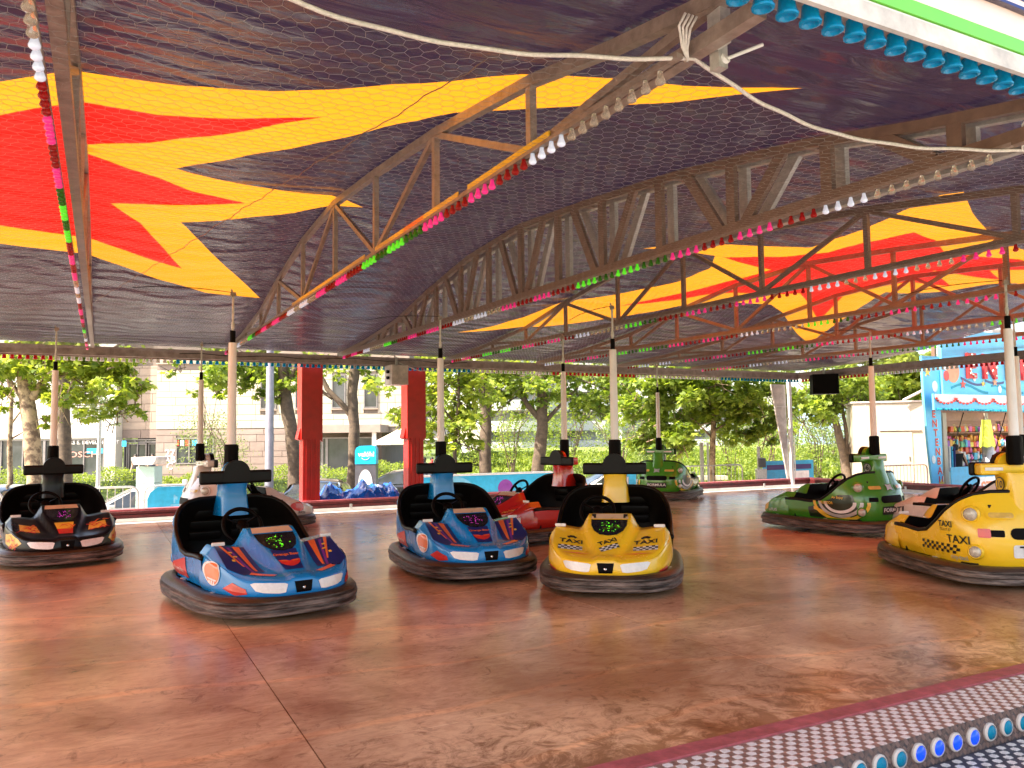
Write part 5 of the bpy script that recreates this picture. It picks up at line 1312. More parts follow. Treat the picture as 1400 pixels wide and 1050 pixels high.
for a in ((700, 640, 36, 5.2, 4.6, 'airy yellow green shrub behind the trunks, left of centre', LEAF3, .12, 3000), (780, 640, 38, 5.5, 4.4, 'bright shrub right of the forked tree', LEAF3, .12, 3000),
          (650, 640, 40, 3.0, 3.2, 'small light shrub right of the red pillar', LEAF3, .12, 1400), (845, 640, 34, 4.2, 3.2, 'grey green shrub behind the yellow car pole', LEAF4, .11, 2200),
          (880, 640, 44, 5, 5.2, 'tall leafy shrub behind the far green car', LEAF3, .13, 2600), (1000, 640, 34, 4.6, 3.0, 'broad yellow green shrub right of the maple trunk', LEAF3, .11, 2400), (1050, 640, 32, 4.0, 3.3, 'dense shrub left of the triangular wing', LEAF3, .11, 2600),
          (930, 640, 40, 5, 2.6, 'low shrub left of the maple trunk', LEAF3, .12, 1600), (1118, 640, 34, 3.4, 3.4, 'darker shrub right of the corner post', LEAF4, .12, 2400), (1085, 640, 42, 4.5, 4.6, 'tall shrub behind the corner post', LEAF3, .12, 2400), (1140, 640, 44, 4, 3.6, 'shrub in front of the distant pale hall', LEAF3, .12, 1600),
          (283, 645, 38, 2.6, 4.4, 'grey green bush in front of the brown stone wall', LEAF4, .11, 2000), (305, 650, 37, 2.4, 3.0, 'low part shaded bush by the poles at the stone wall', LEAF4, .11, 1200)):
    shrub(*a[:3], a[3], a[4], a[5], a[6], a[7], a[8])
def hedge(px0, px1, d, h, w, label, m=LEAF3, n=4000, z0=GZ):
    x0, x1 = bx(px0, d), bx(px1, d); p = fh*d+rh*((x0+x1)/2); p.z = z0
    t = thing('hedge', label, 'hedge', p, -YAW, 'clipped hedges and planting')
    rr = np.random.default_rng(int(px1)); P = np.column_stack([rr.uniform((x0-x1)/2, (x1-x0)/2, n), rr.uniform(-w/2, w/2, n), h*rr.random(n)**.55])
    P[:, 2] *= 1+.12*np.sin(P[:, 0]*2.1)+.08*np.sin(P[:, 0]*5.3)
    o = link('foliage', leaves_mesh('foliage', P, .09, m, 1, -.6, rr), t); o['kind'] = 'stuff'
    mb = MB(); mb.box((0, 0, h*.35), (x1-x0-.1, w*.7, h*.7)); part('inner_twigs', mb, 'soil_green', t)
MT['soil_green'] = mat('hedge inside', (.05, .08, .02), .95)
hedge(-60, 60, 30, 1.3, 1.4, 'clipped hedge at the far left behind the parked car'); hedge(95, 182, 31, 1.28, 1.3, 'yellow green clipped hedge before the shop glazing'); hedge(225, 290, 32, 1.05, 1.2, 'low hedge beside the numbered entrance')
hedge(330, 420, 30, 1.3, 1.2, 'hedge strip behind the near blue car headrest'); hedge(435, 570, 30, 1.4, 2.2, 'bright hedge between the red pillars', LEAF3, 6000); hedge(575, 640, 33, 1.3, 2, 'planting right of the right red pillar')
# lawn and meadow: a gently rising sheet with grass
mb = MB(); rows = []
for d_ in np.linspace(25.2, 70, 24):
    rows.append([tuple((rh*x+fh*d_)[:2])+(GZ+.012+min(1.5, .065*max(0, d_-26)),) for x in np.linspace(-3 if d_ < 41 else -3, 60, 40)])
mb.grid(rows); tag(link('lawn', mb.mesh('lawn', mat('lawn', (.22, .27, .045), .9, 0, .15, .8, .6, 30, col2=(.14, .2, .03)), True)), kind='structure')
rr = np.random.default_rng(4); n = 26000; dd = rr.uniform(25.5, 48, n); xx = rr.uniform(-3, 30, n)
P = np.column_stack([np.array([rh[i]*xx+fh[i]*dd for i in range(2)]).T, GZ+.0+np.minimum(1.5, .065*np.maximum(0, dd-26))])
o = link('tall_grass', leaves_mesh('tall_grass', P, .22, GRASS, 1, -2.6, rr)); tag(o, 'long yellow green grass on the lawn beyond the banners', 'grass', kind='stuff')
o['kind'] = 'stuff'

# ---- parked cars beyond the far kerb (only upper halves show)
MT['car_black'] = mat('black car paint', (.012, .013, .015), .1, .2, .05, coat=1); MT['car_white'] = mat('white car paint', (.6, .59, .57), .2, 0, .03, coat=1); MT['car_blue'] = mat('pale blue car paint', (.35, .42, .5), .2, .3, .03, coat=1)
def parked_car(px, d, label, m, rz=0, L=4.3, Hc=1.42, Wd=1.75):
    p = at_depth(px, 600, d); p.z = GZ
    t = thing('parked_car', label, 'car', p, -YAW+rz, 'cars parked along the street')
    def prof(y, body): pass
    # body: side profile extruded with tumblehome. local x = length, y = width
    low = [(-L/2, .35), (-L/2+.05, .62), (-L/2+.25, .82), (-L*.22, .90), (L*.20, .95), (L/2-.3, .88), (L/2-.03, .62), (L/2, .38)]
    mb = MB(); rows = []
    for yk, ins in ((-Wd/2, .06), (-Wd/2+.06, 0), (-Wd/4, -.02), (0, -.03), (Wd/4, -.02), (Wd/2-.06, 0), (Wd/2, .06)):
        rows.append([(x*(1-ins*.3), yk, z-(ins if z > .5 else 0)) for x, z in [(-L/2+.1, .22)]+low+[(L/2-.1, .22)]])
    mb.grid(rows)
    for r_ in (rows[0], rows[-1]): mb.add(r_, [tuple(range(len(r_)))])
    part('body', mb, m, t, smooth=35)
    cab = [(-L*.26, .90), (-L*.20, 1.06), (-L*.12, 1.26), (-L*.06, Hc-.05), (L*.04, Hc), (L*.16, Hc-.01), (L*.26, Hc-.07), (L*.33, 1.22), (L*.39, 1.04), (L*.42, .92)]
    wz = lambda z: Wd/2-.07-.24*max(0, (z-.9)/.5)**1.25
    cz = lambda s_, z: z-.06*s_*s_*min(1, max(0, (z-1.1)/.2))
    SS = [-1, -.93, -.8, -.5, 0, .5, .8, .93, 1]
    mb = MB(); mb.grid([[(x, s_*wz(z), cz(s_, z)-(.03 if abs(s_) == 1 and z > 1.2 else 0)) for x, z in cab] for s_ in SS])
    for s_ in (-1, 1): mb.add([(x, s_*wz(z), cz(s_, z)-(.03 if z > 1.2 else 0)) for x, z in cab], [tuple(range(len(cab)))])
    part('cabin', mb, m, t, smooth=32)
    for nm, pr_ in (('windscreen', cab[:4]), ('rear_window', cab[6:])):
        pr_ = [tuple(Vector(pr_[0]).lerp(Vector(pr_[1]), .35))]+pr_[1:-1]+[tuple(Vector(pr_[-2]).lerp(Vector(pr_[-1]), .6))]
        mb = MB(); mb.grid([[(x+(-.012 if nm == 'windscreen' else .012), s_*wz(z)*.84, cz(s_*.84, z)+.012) for x, z in pr_] for s_ in (-1, -.6, 0, .6, 1)]); part(nm, mb, 'glass', t, smooth=True)
    for s_ in (-1, 1):
        for x0_, x1_ in ((-L*.185, L*.03), (L*.05, L*.20), (L*.22, L*.33)):
            zt1 = min(Hc-.12, float(np.interp(x0_, [c[0] for c in cab], [c[1] for c in cab]))-.06); zt2 = min(Hc-.12, float(np.interp(x1_, [c[0] for c in cab], [c[1] for c in cab]))-.06)
            xm = -L*.08
            P = [(x0_, .96), (x1_, .96), (x1_, zt2)]+([(xm, Hc-.12)] if x0_ < xm else [])+[(x0_, max(1.0, zt1))]
            mb = MB(); mb.add([(x, s_*(wz(z)+.008), z) for x, z in P], [tuple(range(len(P)))]); part('side_window', mb, 'glass', t)
        mb = MB(); mb.rbox((-L*.17, s_*(Wd/2+.08), .98), (.14, .2, .12), .03); part('wing_mirror', mb, m, t)
    for sx in (-L*.31, L*.31):
        for s_ in (-1, 1):
            q = Euler((R(90), 0, 0)).to_matrix()
            mb = MB(); mb.lathe([(.2, -.1), (.31, -.1), (.32, 0), (.31, .1), (.2, .1)], 20, (sx, s_*(Wd/2-.1), .32), q); w_ = part('wheel', mb, 'black', t, smooth=40)
            mb = MB(); mb.lathe([(.19, -.11), (.17, .11)], 14, (sx, s_*(Wd/2-.1), .32), q); part('rim', mb, 'galv', w_)
    for s_ in (-1, 1):
        mb = MB(); mb.rbox((-L/2+.09, s_*.6, .66), (.12, .3, .12), .03); part('headlight', mb, 'lamp_white', t); mb = MB(); mb.rbox((L/2-.06, s_*.62, .68), (.1, .25, .14), .03); part('tail_light', mb, 'rprint', t)
parked_car(434, 20.2, 'black car whose roof shows beyond the left red pillar', 'car_black', R(97), 4.2)
parked_car(205, 18.6, 'white car behind the crowd barrier on the left', 'car_white', R(25), 4.4)
parked_car(-8, 19.0, 'dark car cut by the left edge of the picture', 'car_black', R(80), 4.3)
parked_car(600, 19.8, 'pale blue car behind the middle blue bumper car', 'car_blue', R(84), 4.0)
parked_car(838, 24.5, 'white car parked behind the taxi headrest', 'car_white', R(10), 4.3)
parked_car(548, 26.5, 'second dark car farther back, between pillar and banner', 'car_black', R(4), 4.2)

# ---- street furniture
lp = bthing('lamp_post', 'thick grey lamp post between the near blue car pole and the leaning tree', 'lamp post', 368, 655, 20, z=GZ)
mb = MB(); mb.tube([(0, 0, 0), (0, 0, 1.0), (.0, 0, 6)], [.115, .11, .085], 16); part('shaft', mb, 'post_grey' if 'post_grey' in MT else 'galv', lp, smooth=40)
mb = MB(); mb.tube([(0, 0, 6), (.6, 0, 6.4), (1.4, 0, 6.5)], .05, 8); part('arm', mb, 'galv', lp); mb = MB(); mb.rbox((1.6, 0, 6.48), (.6, .25, .12), .04); part('lamp_head', mb, 'dirtywhite', lp)
lp = bthing('lamp_post', 'thin dark lamp post left, beside the flame car', 'lamp post', 134, 655, 27, z=GZ)
mb = MB(); mb.tube([(0, 0, 0), (.03, 0, 5.5)], [.075, .055], 12); part('shaft', mb, 'galv', lp, smooth=40); mb = MB(); mb.tube([(0, 0, 0), (0, 0, .9)], .085, 12); part('sleeve', mb, 'black', lp); mb = MB(); mb.rbox((.03, -.3, 5.5), (.2, .9, .1), .03); part('lamp_head', mb, 'galv', lp)
ap = bthing('ticket_pillar', 'pale aqua square pillar with a white cap behind the barrier', 'pillar', 204, 660, 17.3, z=-.6)
MT['aqua'] = mat('pale aqua panel', (.42, .58, .52), .5, 0, .08)
for k in range(4):
    mb = MB(); mb.box((0, 0, .22+k*.36), (.39, .39, .35)); part('panel', mb, 'aqua', ap)
mb = MB(); mb.prism([(-.2, 1.52), (.2, 1.52), (.26, 1.62), (.26, 1.68), (-.26, 1.68), (-.26, 1.62)], (0, -.3, 0), (1, 0, 0), (0, 0, 1), (0, 1, 0), .6); part('cap', mb, 'dirtywhite', ap)
ve = bthing('bike_terminal', 'tall bike hire terminal with a bright blue head behind the blue heap', 'bike terminal', 501, 655, 18.0, z=-.6)
MT['dark_grey'] = mat('dark grey shell', (.08, .08, .09), .4); MT['bright_cyan'] = mat('bright cyan shell', (.01, .42, .68), .35); MT['pale_panel'] = mat('pale panel', (.6, .62, .6), .3)
hw = .235; tp = 1.87
mb = MB(); mb.prism([(-hw, 0), (hw, 0), (hw, tp-.42), (-hw, tp-.42)], (0, -.12, 0), (1, 0, 0), (0, 0, 1), (0, 1, 0), .3); part('body', mb, 'dark_grey', ve)
mb = MB(); P = [(-hw, tp-.418), (hw, tp-.418), (hw, tp-.08), (hw-.03, tp-.02), (hw-.08, tp), (-hw+.10, tp-.01), (-hw+.03, tp-.05), (-hw, tp-.12)]; mb.prism(P, (0, -.13, 0), (1, 0, 0), (0, 0, 1), (0, 1, 0), .32); part('head', mb, 'bright_cyan', ve)
mb = MB(); P = [(-.17, .1), (.17, .1)]+[(.16*math.cos(a), 1.0+.33*math.sin(a)) for a in np.linspace(0, PI, 14)]; mb.prism(P, (0, -.132, 0), (1, 0, 0), (0, 0, 1), (0, 1, 0), .011); part('screen_panel', mb, 'pale_panel', ve)
vs, fs = text_mesh('velóh!', .15, .003); mb = MB(); mb.add([(x+.02, -.134, z+tp-.2) for x, z in vs], fs); link('lettering', mb.mesh('lettering', 'wprint', fix=False), ve)
mb = MB(); mb.tube([(.09*math.cos(a), -.135, tp-.25+.07*math.sin(a)) for a in np.linspace(-2.8, -.3, 10)], .006, 4); part('smile_mark', mb, 'wprint', ve)
# blue tarpaulin heap on the ledge between the pillars
mb = MB(); rows = []
for i in range(110):
    r_ = []
    for j in range(37):
        u, v = i/109, j/36; x = lerp(3.8, 5.65, u); th = PI*v
        hgt = (.26+.20*abs(noise.noise(Vector((u*5, 0, 2))))+.16*math.exp(-((u-.15)/.09)**2)+.17*math.exp(-((u-.58)/.10)**2)+.16*math.exp(-((u-.85)/.1)**2))*min(1, 7*u, 7*(1-u))**.5
        n1 = noise.noise(Vector((u*9, v*3.2, 1)))*.12+(.5-abs(noise.noise(Vector((u*15+v*3, v*5, 5)))))*.12+(.5-abs(noise.noise(Vector((u*30-v*6, v*9, 9)))))*.035-.08
        r_.append(Vector((x+.05*noise.noise(Vector((u*12, v*6, 8))), 16.02-.40*math.cos(th)*(1+.5*n1), .09+max(0, math.sin(th))**.8*(hgt+n1))))
    rows.append(r_)
mb.grid(rows)
mt_ = mat('blue polythene tarpaulin', (.003, .10, .5), .2, 0, .1, 5, .8, 14, coat=.5)
tag(link('tarpaulin_heap', mb.mesh('tarpaulin_heap', mt_, 22)), 'crumpled shiny blue tarpaulin heaped between the two red pillars', 'tarpaulin')
# crowd barriers and banners beyond the kerb
def barrier(x0, x1, y, label, z0=-.35, h=1.0, rz=0, g='crowd barriers beyond the kerb', n=None):
    t = thing('crowd_barrier', label, 'barrier', (x0, y, z0), rz, g); L = x1-x0; r_ = .14
    P = [(0, 0, .0), (0, 0, h-r_)]+[(r_-r_*math.cos(a), 0, h-r_+r_*math.sin(a)) for a in np.linspace(.2, PI/2, 6)]+[(L-r_+r_*math.sin(a), 0, h-r_+r_*math.cos(a)) for a in np.linspace(0, PI/2-.2, 6)]+[(L, 0, h-r_), (L, 0, 0)]
    mb = MB(); mb.tube(P, .02, 8); part('frame', mb, 'galv', t, smooth=40); mb = MB(); mb.tube([(0, 0, .18), (L, 0, .18)], .014, 6); part('bottom_rail', mb, 'galv', t)
    n = n or int(L/.13)
    for k in range(1, n):
        mb = MB(); mb.tube([(L*k/n, 0, .18), (L*k/n, 0, h-.01)], .007, 6); part('bar', mb, 'galv', t)
    return t
def banner(x0, x1, y, z0, z1, label, m='tealp', cut=False, rz=0):
    t = thing('banner', label, 'banner', (x0, y, 0), rz, 'blue banners on the barriers'); L = x1-x0
    P = [(0, z0), (L, z0), (L, z1), (.18 if cut else 0, z1)]+([(.05, z1-.10), (0, z1-.22)] if cut else [])
    mb = MB(); mb.prism(P, (0, -.008, 0), (1, 0, 0), (0, 0, 1), (0, 1, 0), .012); part('sheet', mb, m, t); return t
def bn_poly(t, polys, m, y=-.011):
    mb = MB()
    for p in polys: mb.prism(p, (0, y, 0), (1, 0, 0), (0, 0, 1), (0, 1, 0), .002)
    return part('print', mb, m, t)
MT['lblue'] = mat('light blue print', (.16, .5, .72), .4)
barrier(-1.45, .64, 16.75, 'crowd barrier with rounded top in front of the white car', -.42, .98)
barrier(-3.6, -1.55, 16.75, 'crowd barrier at the left edge behind the flame car', -.42, .98)
b_ = banner(.80, 1.85, 16.7, -.4, .54, 'plain blue banner with a small pale mark, left', 'tealp', True)
bn_poly(b_, [[(.46, .22), (.49, .22), (.49, .38), (.46, .38)], [(.40, .17), (.58, .17), (.56, .20), (.42, .20)], [(.49, .36), (.53, .34), (.53, .28), (.49, .29)]], 'lblue')
barrier(.75, 1.9, 16.74, 'crowd barrier behind the plain blue banner', -.42, .98)
b_ = banner(6.35, 9.9, 16.9, -.3, .56, 'blue banner with pale swirls behind the red car')
def arc_(cx_, cz_, r_, w_, a0, a1): return [(cx_+r_*math.cos(a), cz_+r_*math.sin(a)) for a in np.linspace(a0, a1, 14)]+[(cx_+(r_-w_)*math.cos(a), cz_+(r_-w_)*math.sin(a)) for a in np.linspace(a1, a0, 14)]
bn_poly(b_, [[(.1, -.2), (.35, .5), (.75, .5), (.6, -.2)], arc_(.9, -.1, .62, .14, .2, 2.2), arc_(1.15, -.05, .34, .10, .1, 2.6)], 'lblue')
bn_poly(b_, [circ(2.2, .22, .2)], 'purple'); bn_poly(b_, [[(0, .535), (3.55, .535), (3.55, .56), (0, .56)]], 'white', -.013)
barrier(6.3, 9.95, 16.95, 'crowd barrier carrying the swirl banner', -.42, .98)
b_ = banner(12.05, 13.15, 17.2, -.2, .60, 'short blue banner with a red poster right of the far green car')
bn_poly(b_, [[(.0, .1), (.28, .1), (.28, .34), (0, .34)]], 'wprint'); bn_poly(b_, [[(.06, .14), (.22, .14), (.22, .30), (.06, .30)]], 'oprint', -.013); 
b_ = banner(13.15, 13.9, 17.18, -.2, .60, 'blue banner end with a pink triangular print', 'tealp')
bn_poly(b_, [[(.0, .05), (.45, .05), (.3, .55)]], 'pinkwhite'); bn_poly(b_, [[(.1, .1), (.35, .1), (.25, .3)]], 'rprint', -.013)
barrier(13.95, 16.4, 17.3, 'crowd barrier left of the corner post', -.42, .98)
b_ = banner(17.5, 19.6, 17.6, -.3, .62, 'blue banner right of the corner post'); bn_poly(b_, [[(.15, .35), (2.0, .35), (2.0, .5), (.15, .5)]], 'dkblue'); bn_poly(b_, [[(1.2, .05), (1.9, .05), (1.9, .3), (1.2, .3)]], 'wprint')
barrier(17.35, 19.35, 13.6, 'crowd barrier before the cream trailer', -.42, 1.0)
b_ = banner(17.55, 20.2, 11.75, -.4, .60, 'blue banner below the stall counter at the right'); 
vs, fs = text_mesh('START', .42, .01, 1.05); mb = MB(); mb.add([(x+1.75, -.013, z+.06) for x, z in vs], fs); link('lettering', mb.mesh('lettering', 'oprint', fix=False), b_)
bn_poly(b_, [[(1.0, -.2), (2.6, -.2), (2.6, .34), (1.0, .34)]], 'wprint'); bn_poly(b_, [[(.45, .05), (.62, .32), (.58, .05)]], 'lblue')
t = bthing('meter_post', 'slim grey service post with a dark box near the corner wing', 'post', 1038, 655, 22.5, z=-.6)
mb = MB(); mb.box((0, 0, .8), (.07, .07, 1.75)); part('post', mb, 'galv', t); mb = MB(); mb.rbox((.08, -.02, 1.22), (.2, .14, .26), .015); part('box', mb, 'dark_grey', t); mb = MB(); mb.rbox((.05, -.02, .75), (.28, .2, .6), .02); part('cabinet', mb, 'galv', t)
t = bthing('green_post', 'pair of pale square posts beside the maple trunk', 'post', 965, 655, 23.2, z=-.6)
for dx in (-.1, .08):
    mb = MB(); mb.box((dx, 0, .9), (.1 if dx < 0 else .05, .08, 1.8)); part('post', mb, 'galv', t)
t = bthing('bench', 'pale stone bench beyond the far green car', 'bench', 945, 640, 30, z=GZ+.2)
mb = MB(); mb.box((0, 0, .62), (2.6, .5, .14)); part('seat', mb, 'stone_cream', t)
for dx in (-1, 1):
    mb = MB(); mb.box((dx, 0, .27), (.25, .4, .55)); part('leg', mb, 'stone_cream', t)
for k, px in enumerate((176+77, 176+70)):
    t = bthing('bollard', 'short grey bollard %s the white bumper car column' % ('just left of' if k == 0 else 'second left of'), 'bollard', px, 652, 29, z=GZ); mb = MB(); mb.tube([(0, 0, 0), (0, 0, 1.0 if k == 0 else .55)], .09, 10); mb.lathe([(.1, 0), (.07, .03)], 10, (0, 0, 1.0 if k == 0 else .55)); part('shaft', mb, 'galv', t)
# café parasols
for k, (px, d, w_) in enumerate(((557, 38, 3.0), (600, 44, 3.4), (640, 40, 2.6))):
    t = bthing('cafe_parasol', ('left café parasol beside the building canopy', 'middle café parasol between the red pillar and the blue car pole', 'right café parasol near the trunks')[k], 'parasol', px, 640, d, 'beige café parasols', z=GZ)
    mb = MB(); top = [(0, 0, 3.1)]; P = [(w_/2*math.cos(a), w_/2*math.sin(a), 2.35) for a in [2*PI*i/8+.39 for i in range(8)]]; P2 = [(x, y, z-.2) for x, y, z in P]
    mb.add(top+P+P2, [(0, 1+i, 1+(i+1) % 8) for i in range(8)]+[(1+i, 9+i, 9+(i+1) % 8, 1+(i+1) % 8) for i in range(8)]); part('canopy', mb, 'stone_cream', t)
    mb = MB(); mb.tube([(0, 0, 0), (0, 0, 3.05)], .03, 8); part('pole', mb, 'dark_grey', t)

# ================================================================== STALL at the right
GZ = -.6
sx0 = 17.87; sy = 12.6
MT['stall_blue'] = mat('sky blue stall paint', (.10, .48, .78), .35, 0, .12, 1.5, col2=(.18, .6, .85))
MT['shutter'] = mat('brown roller shutter', (.35, .17, .1), .5, 0, .1, 8)
stl = thing('fair_stall', 'sky blue duck fishing stall with a red lettered sign at the right', 'stall', (sx0, sy, GZ))
def sp(name, x0, x1, z0, z1, y0, y1, m, par=stl):
    mb = MB(); mb.box(((x0+x1)/2, (y0+y1)/2, (z0+z1)/2), (x1-x0, y1-y0, z1-z0)); return part(name, mb, m, par)
mb = MB(); mb.prism([(-.02, 3.9), (.62, 3.9), (.62, 2.75), (.60, 1.6), (.56, .6), (.55, 0), (.22, 0), (.16, .8), (.06, 1.8), (0, 2.8)], (0, -.05, 0), (1, 0, 0), (0, 0, 1), (0, 1, 0), .06); part('side_panel', mb, 'stall_blue', stl)
for k, ch in enumerate('ENTENBAU'):
    vs, fs = text_mesh(ch, .25, .008); z0 = 2.46-k*.232; x0 = .32+.024*k
    mb = MB(); mb.add([(x0+x*1.15+.012, -.053, z0+z) for x, z in vs], fs); link('lettering', mb.mesh('lettering', 'wprint', fix=False), stl)
    mb = MB(); mb.add([(x0+x, -.056, z0+z) for x, z in vs], fs); link('lettering', mb.mesh('lettering', 'rprint', fix=False), stl)
# sign board
sp('sign_board', .64, 8.5, 2.95, 4.6, -.12, -.02, 'stall_blue')
sp('sign_trim', .62, 8.5, 2.92, 2.955, -.16, -.0, 'dirtywhite')
MT['sign_red'] = mat('red sign letters', (.6, .03, .03), .35)
for k, ch in enumerate('ENTEN'):
    vs, fs = text_mesh(ch, .86, .03, .9); x0 = 1.72+k*.78; z0 = 3.66
    mb = MB(); mb.add([(x0+x, -.20, z0+z) for x, z in vs], fs)
    lt_ = link('sign_letter', mb.mesh('sign_letter', 'sign_red', fix=False), stl); md = lt_.modifiers.new('s', 'SOLIDIFY'); md.thickness = .07; md.offset = -1
    pp = [(vs[i][0], vs[i][1]) for f_ in fs for i in f_[:1]]
    mb = MB(); rr = random.Random(k)
    for q in range(0, len(fs)):
        a = fs[q]; cx_ = sum(vs[i][0] for i in a)/len(a); cz_ = sum(vs[i][1] for i in a)/len(a); mb.lathe([(.03, 0), (.02, .03)], 6, (x0+cx_, -.21, z0+cz_), Euler((R(90), 0, 0)).to_matrix())
    o = part('letter_bulbs', mb, 'lamp_clear', lt_); o['kind'] = 'stuff'
def sdec(name, P, m, y=-.125):
    mb = MB(); mb.prism(P, (0, y, 0), (1, 0, 0), (0, 0, 1), (0, 1, 0), .006); return part(name, mb, m, stl)
MT['duck_orange'] = mat('orange print', (.8, .33, .18), .4); MT['teal_line'] = mat('teal line', (.01, .3, .4), .4)
sdec('round_print', circ(1.05, 3.55, .26, .30), 'duck_orange'); sdec('round_print', circ(.78, 3.42, .1, .13), 'rprint', -.132); sdec('round_print', circ(.76, 3.62, .05, .07), 'wprint', -.132)
def wave(x0, z0, L, A, ph, m, w_=.045):
    xs_ = np.linspace(0, L, 16); sdec('wave_print', [(x0+x, z0+A*math.sin(x*3.2+ph)+w_) for x in xs_]+[(x0+x, z0+A*math.sin(x*3.2+ph)-w_) for x in xs_[::-1]], m, -.129+.0003*len(stl.children) % .002)
wave(.95, 3.12, 1.5, .10, 0, 'teal_line', .03); wave(1.35, 3.32, 1.0, .10, 2.5, 'dkblue', .03); wave(2.6, 3.12, 1.4, .10, 1, 'teal_line', .03); wave(2.35, 3.34, .8, .07, 3.2, 'dkblue', .03); wave(5.3, 3.3, 1.6, .14, 2, 'dkblue')
def star(cx_, cz_, r_, m, y=-.136): sdec('star_print', [(cx_+(r_ if k % 2 == 0 else r_*.4)*math.sin(PI*k/5), cz_+(r_ if k % 2 == 0 else r_*.4)*math.cos(PI*k/5)) for k in range(10)], m, y)
star(1.42, 3.22, .13, 'rprint'); star(2.75, 3.3, .12, 'duck_orange'); star(2.25, 3.25, .09, 'yprint')
sdec('shell_print', circ(3.4, 3.35, .14, .2), 'yprint', -.133); sdec('shell_print', circ(2.95, 3.12, .07, .1), 'wprint', -.133); sdec('shell_print', circ(1.9, 3.4, .06, .1), 'wprint', -.133)
star(.16, 3.5, .13, 'yprint', -.06); sdec('shell_print', circ(.42, 3.15, .10, .14), 'wprint', -.06); sdec('shell_print', circ(.24, 1.35, .07, .1), 'wprint', -.06); star(.5, .75, .12, 'yprint', -.06)
# scalloped awning with bulbs
mb = MB()
P = [(.0, 2.95), (8.5, 2.95), (8.5, 2.47), (.0, 2.56)]
mb.prism(P, (0, -.30, 0), (1, 0, 0), (0, 0, 1), (0, 1, 0), .05); part('awning', mb, 'stall_blue', stl)
for k in range(11):
    P = [(.05+k*.76, 2.945), (.05+k*.76+.75, 2.945)]+[(.05+k*.76+.375+.375*math.cos(a), 2.86-.13*math.sin(a)) for a in np.linspace(0, PI, 10)]
    mb = MB(); mb.prism(P, (0, -.308, 0), (1, 0, 0), (0, 0, 1), (0, 1, 0), .006); part('awning_scallop', mb, 'wprint', stl)
bl = MB(); bl.lathe([(.028, 0), (.03, .02), (.012, .045)], 7, q=Euler((R(90), 0, 0)).to_matrix()); bm_r = bl.mesh('stall_bulb_red', 'rprint'); bm_b = bl.mesh('stall_bulb_teal', 'teal_line')
for k in range(80):
    link('awning_bulb', bm_b, stl, (.1+k*.105, -.312, 2.575-.0105*k*.105))
for k in range(11):
    for a in np.linspace(.1, PI-.1, 8): link('awning_bulb', bm_r, stl, (.05+k*.76+.375+.36*math.cos(a), -.315, 2.85-.13*math.sin(a)))
sp('door_frame', .66, .80, 0, 2.5, -.06, .04, 'stone_cream'); sp('door_frame', 2.45, 2.6, 0, 2.5, -.0, .12, 'stone_cream'); sp('shutter_box', .8, 2.45, 2.3, 2.5, .02, .2, 'shutter'); sp('shutter_box', 2.6, 8.4, 2.3, 2.5, .02, .2, 'shutter')
for k in range(3): sp('shutter_slat', .8, 3.0, 2.16+k*.045, 2.195+k*.045, .05, .08, 'shutter'); sp('shutter_slat', 3.2, 8.4, 2.16+k*.045, 2.195+k*.045, .05, .08, 'shutter')
sp('back_wall', 2.7, 8.5, 0, 3.0, 1.5, 1.6, 'shutter'); sp('floor', 2.7, 8.5, .02, .14, 0, 1.5, 'shutter'); sp('roof', 2.8, 8.5, 4.6, 4.7, -.1, 1.6, 'dirtywhite')
mb = MB(); mb.prism([(.60, .03), (.66, .03), (2.82, 1.5), (2.82, 1.6), (2.74, 1.6)], (0, 0, 0), (1, 0, 0), (0, 1, 0), (0, 0, 1), 4.5); part('side_wall', mb, 'shutter', stl)
sp('counter', .82, 8.4, .95, 1.02, -.04, .4, 'aqua'); sp('counter_front', .82, 8.4, .3, .95, -.02, .02, 'aqua')
cols = [(.8, .1, .3), (.9, .4, .05), (.85, .7, .1), (.1, .5, .7), (.8, .2, .5), (.75, .7, .68), (.4, .15, .6), (.15, .5, .25), (.85, .15, .08), (.5, .3, .2)]
pm = [mat('prize colour %s' % 'abcdefghij'[i], c, .4, 0, .2, 20) for i, c in enumerate(cols)]
pkb = MB(); pkb.rbox((0, 0, 0), (1, 1, 1), .12, n=1)
PK = [pkb.mesh('prize_pack', m_) for m_ in pm]
bb = MB(); bb.lathe([(.1, -.5), (.42, -.38), (.5, -.1), (.36, .12), (.30, .2), (.36, .34), (.25, .48), (.02, .52)], 9); PB = [bb.mesh('plush_prize', m_, True) for m_ in pm]
pz = thing('prize_rack', 'shelves of colourful packed prizes and plush toys inside the stall', 'prize rack', (sx0, sy, GZ))
for r_, z in enumerate((1.08, 1.42, 1.72, 2.02)):
    mb = MB(); mb.box((5.5, 1.32, z-.02), (5.6, .34, .03)); part('shelf', mb, 'shutter' if r_ % 2 else 'dark_grey', pz)
rr = random.Random(8)
for r_ in range(7):
    x = 2.55 if r_ < 4 else 2.3
    while x < 8.0:
        w_ = rr.uniform(.07, .15); h_ = rr.uniform(.12, .24); z = (1.08, 1.42, 1.72, 2.02, 1.25, 1.6, .75)[r_]
        if r_ in (1, 2): i = rr.choice((0, 1, 4, 8, 1, 8)) if x > 1.5 else rr.choice((1, 2))
        elif r_ in (0, 4): i = rr.choice((4, 5, 6, 3, 5, 0))
        else: i = rr.randrange(10)
        plush = rr.random() < .35
        link('plush_prize' if plush else 'prize_pack', (PB if plush else PK)[i], pz, (x, 1.22+rr.uniform(-.03, .05) if r_ < 4 else 1.06, z+h_/2), (rr.uniform(-.1, .1), rr.uniform(-.15, .15), rr.uniform(-.2, .2)), (w_, .1, h_)); x += w_+.01
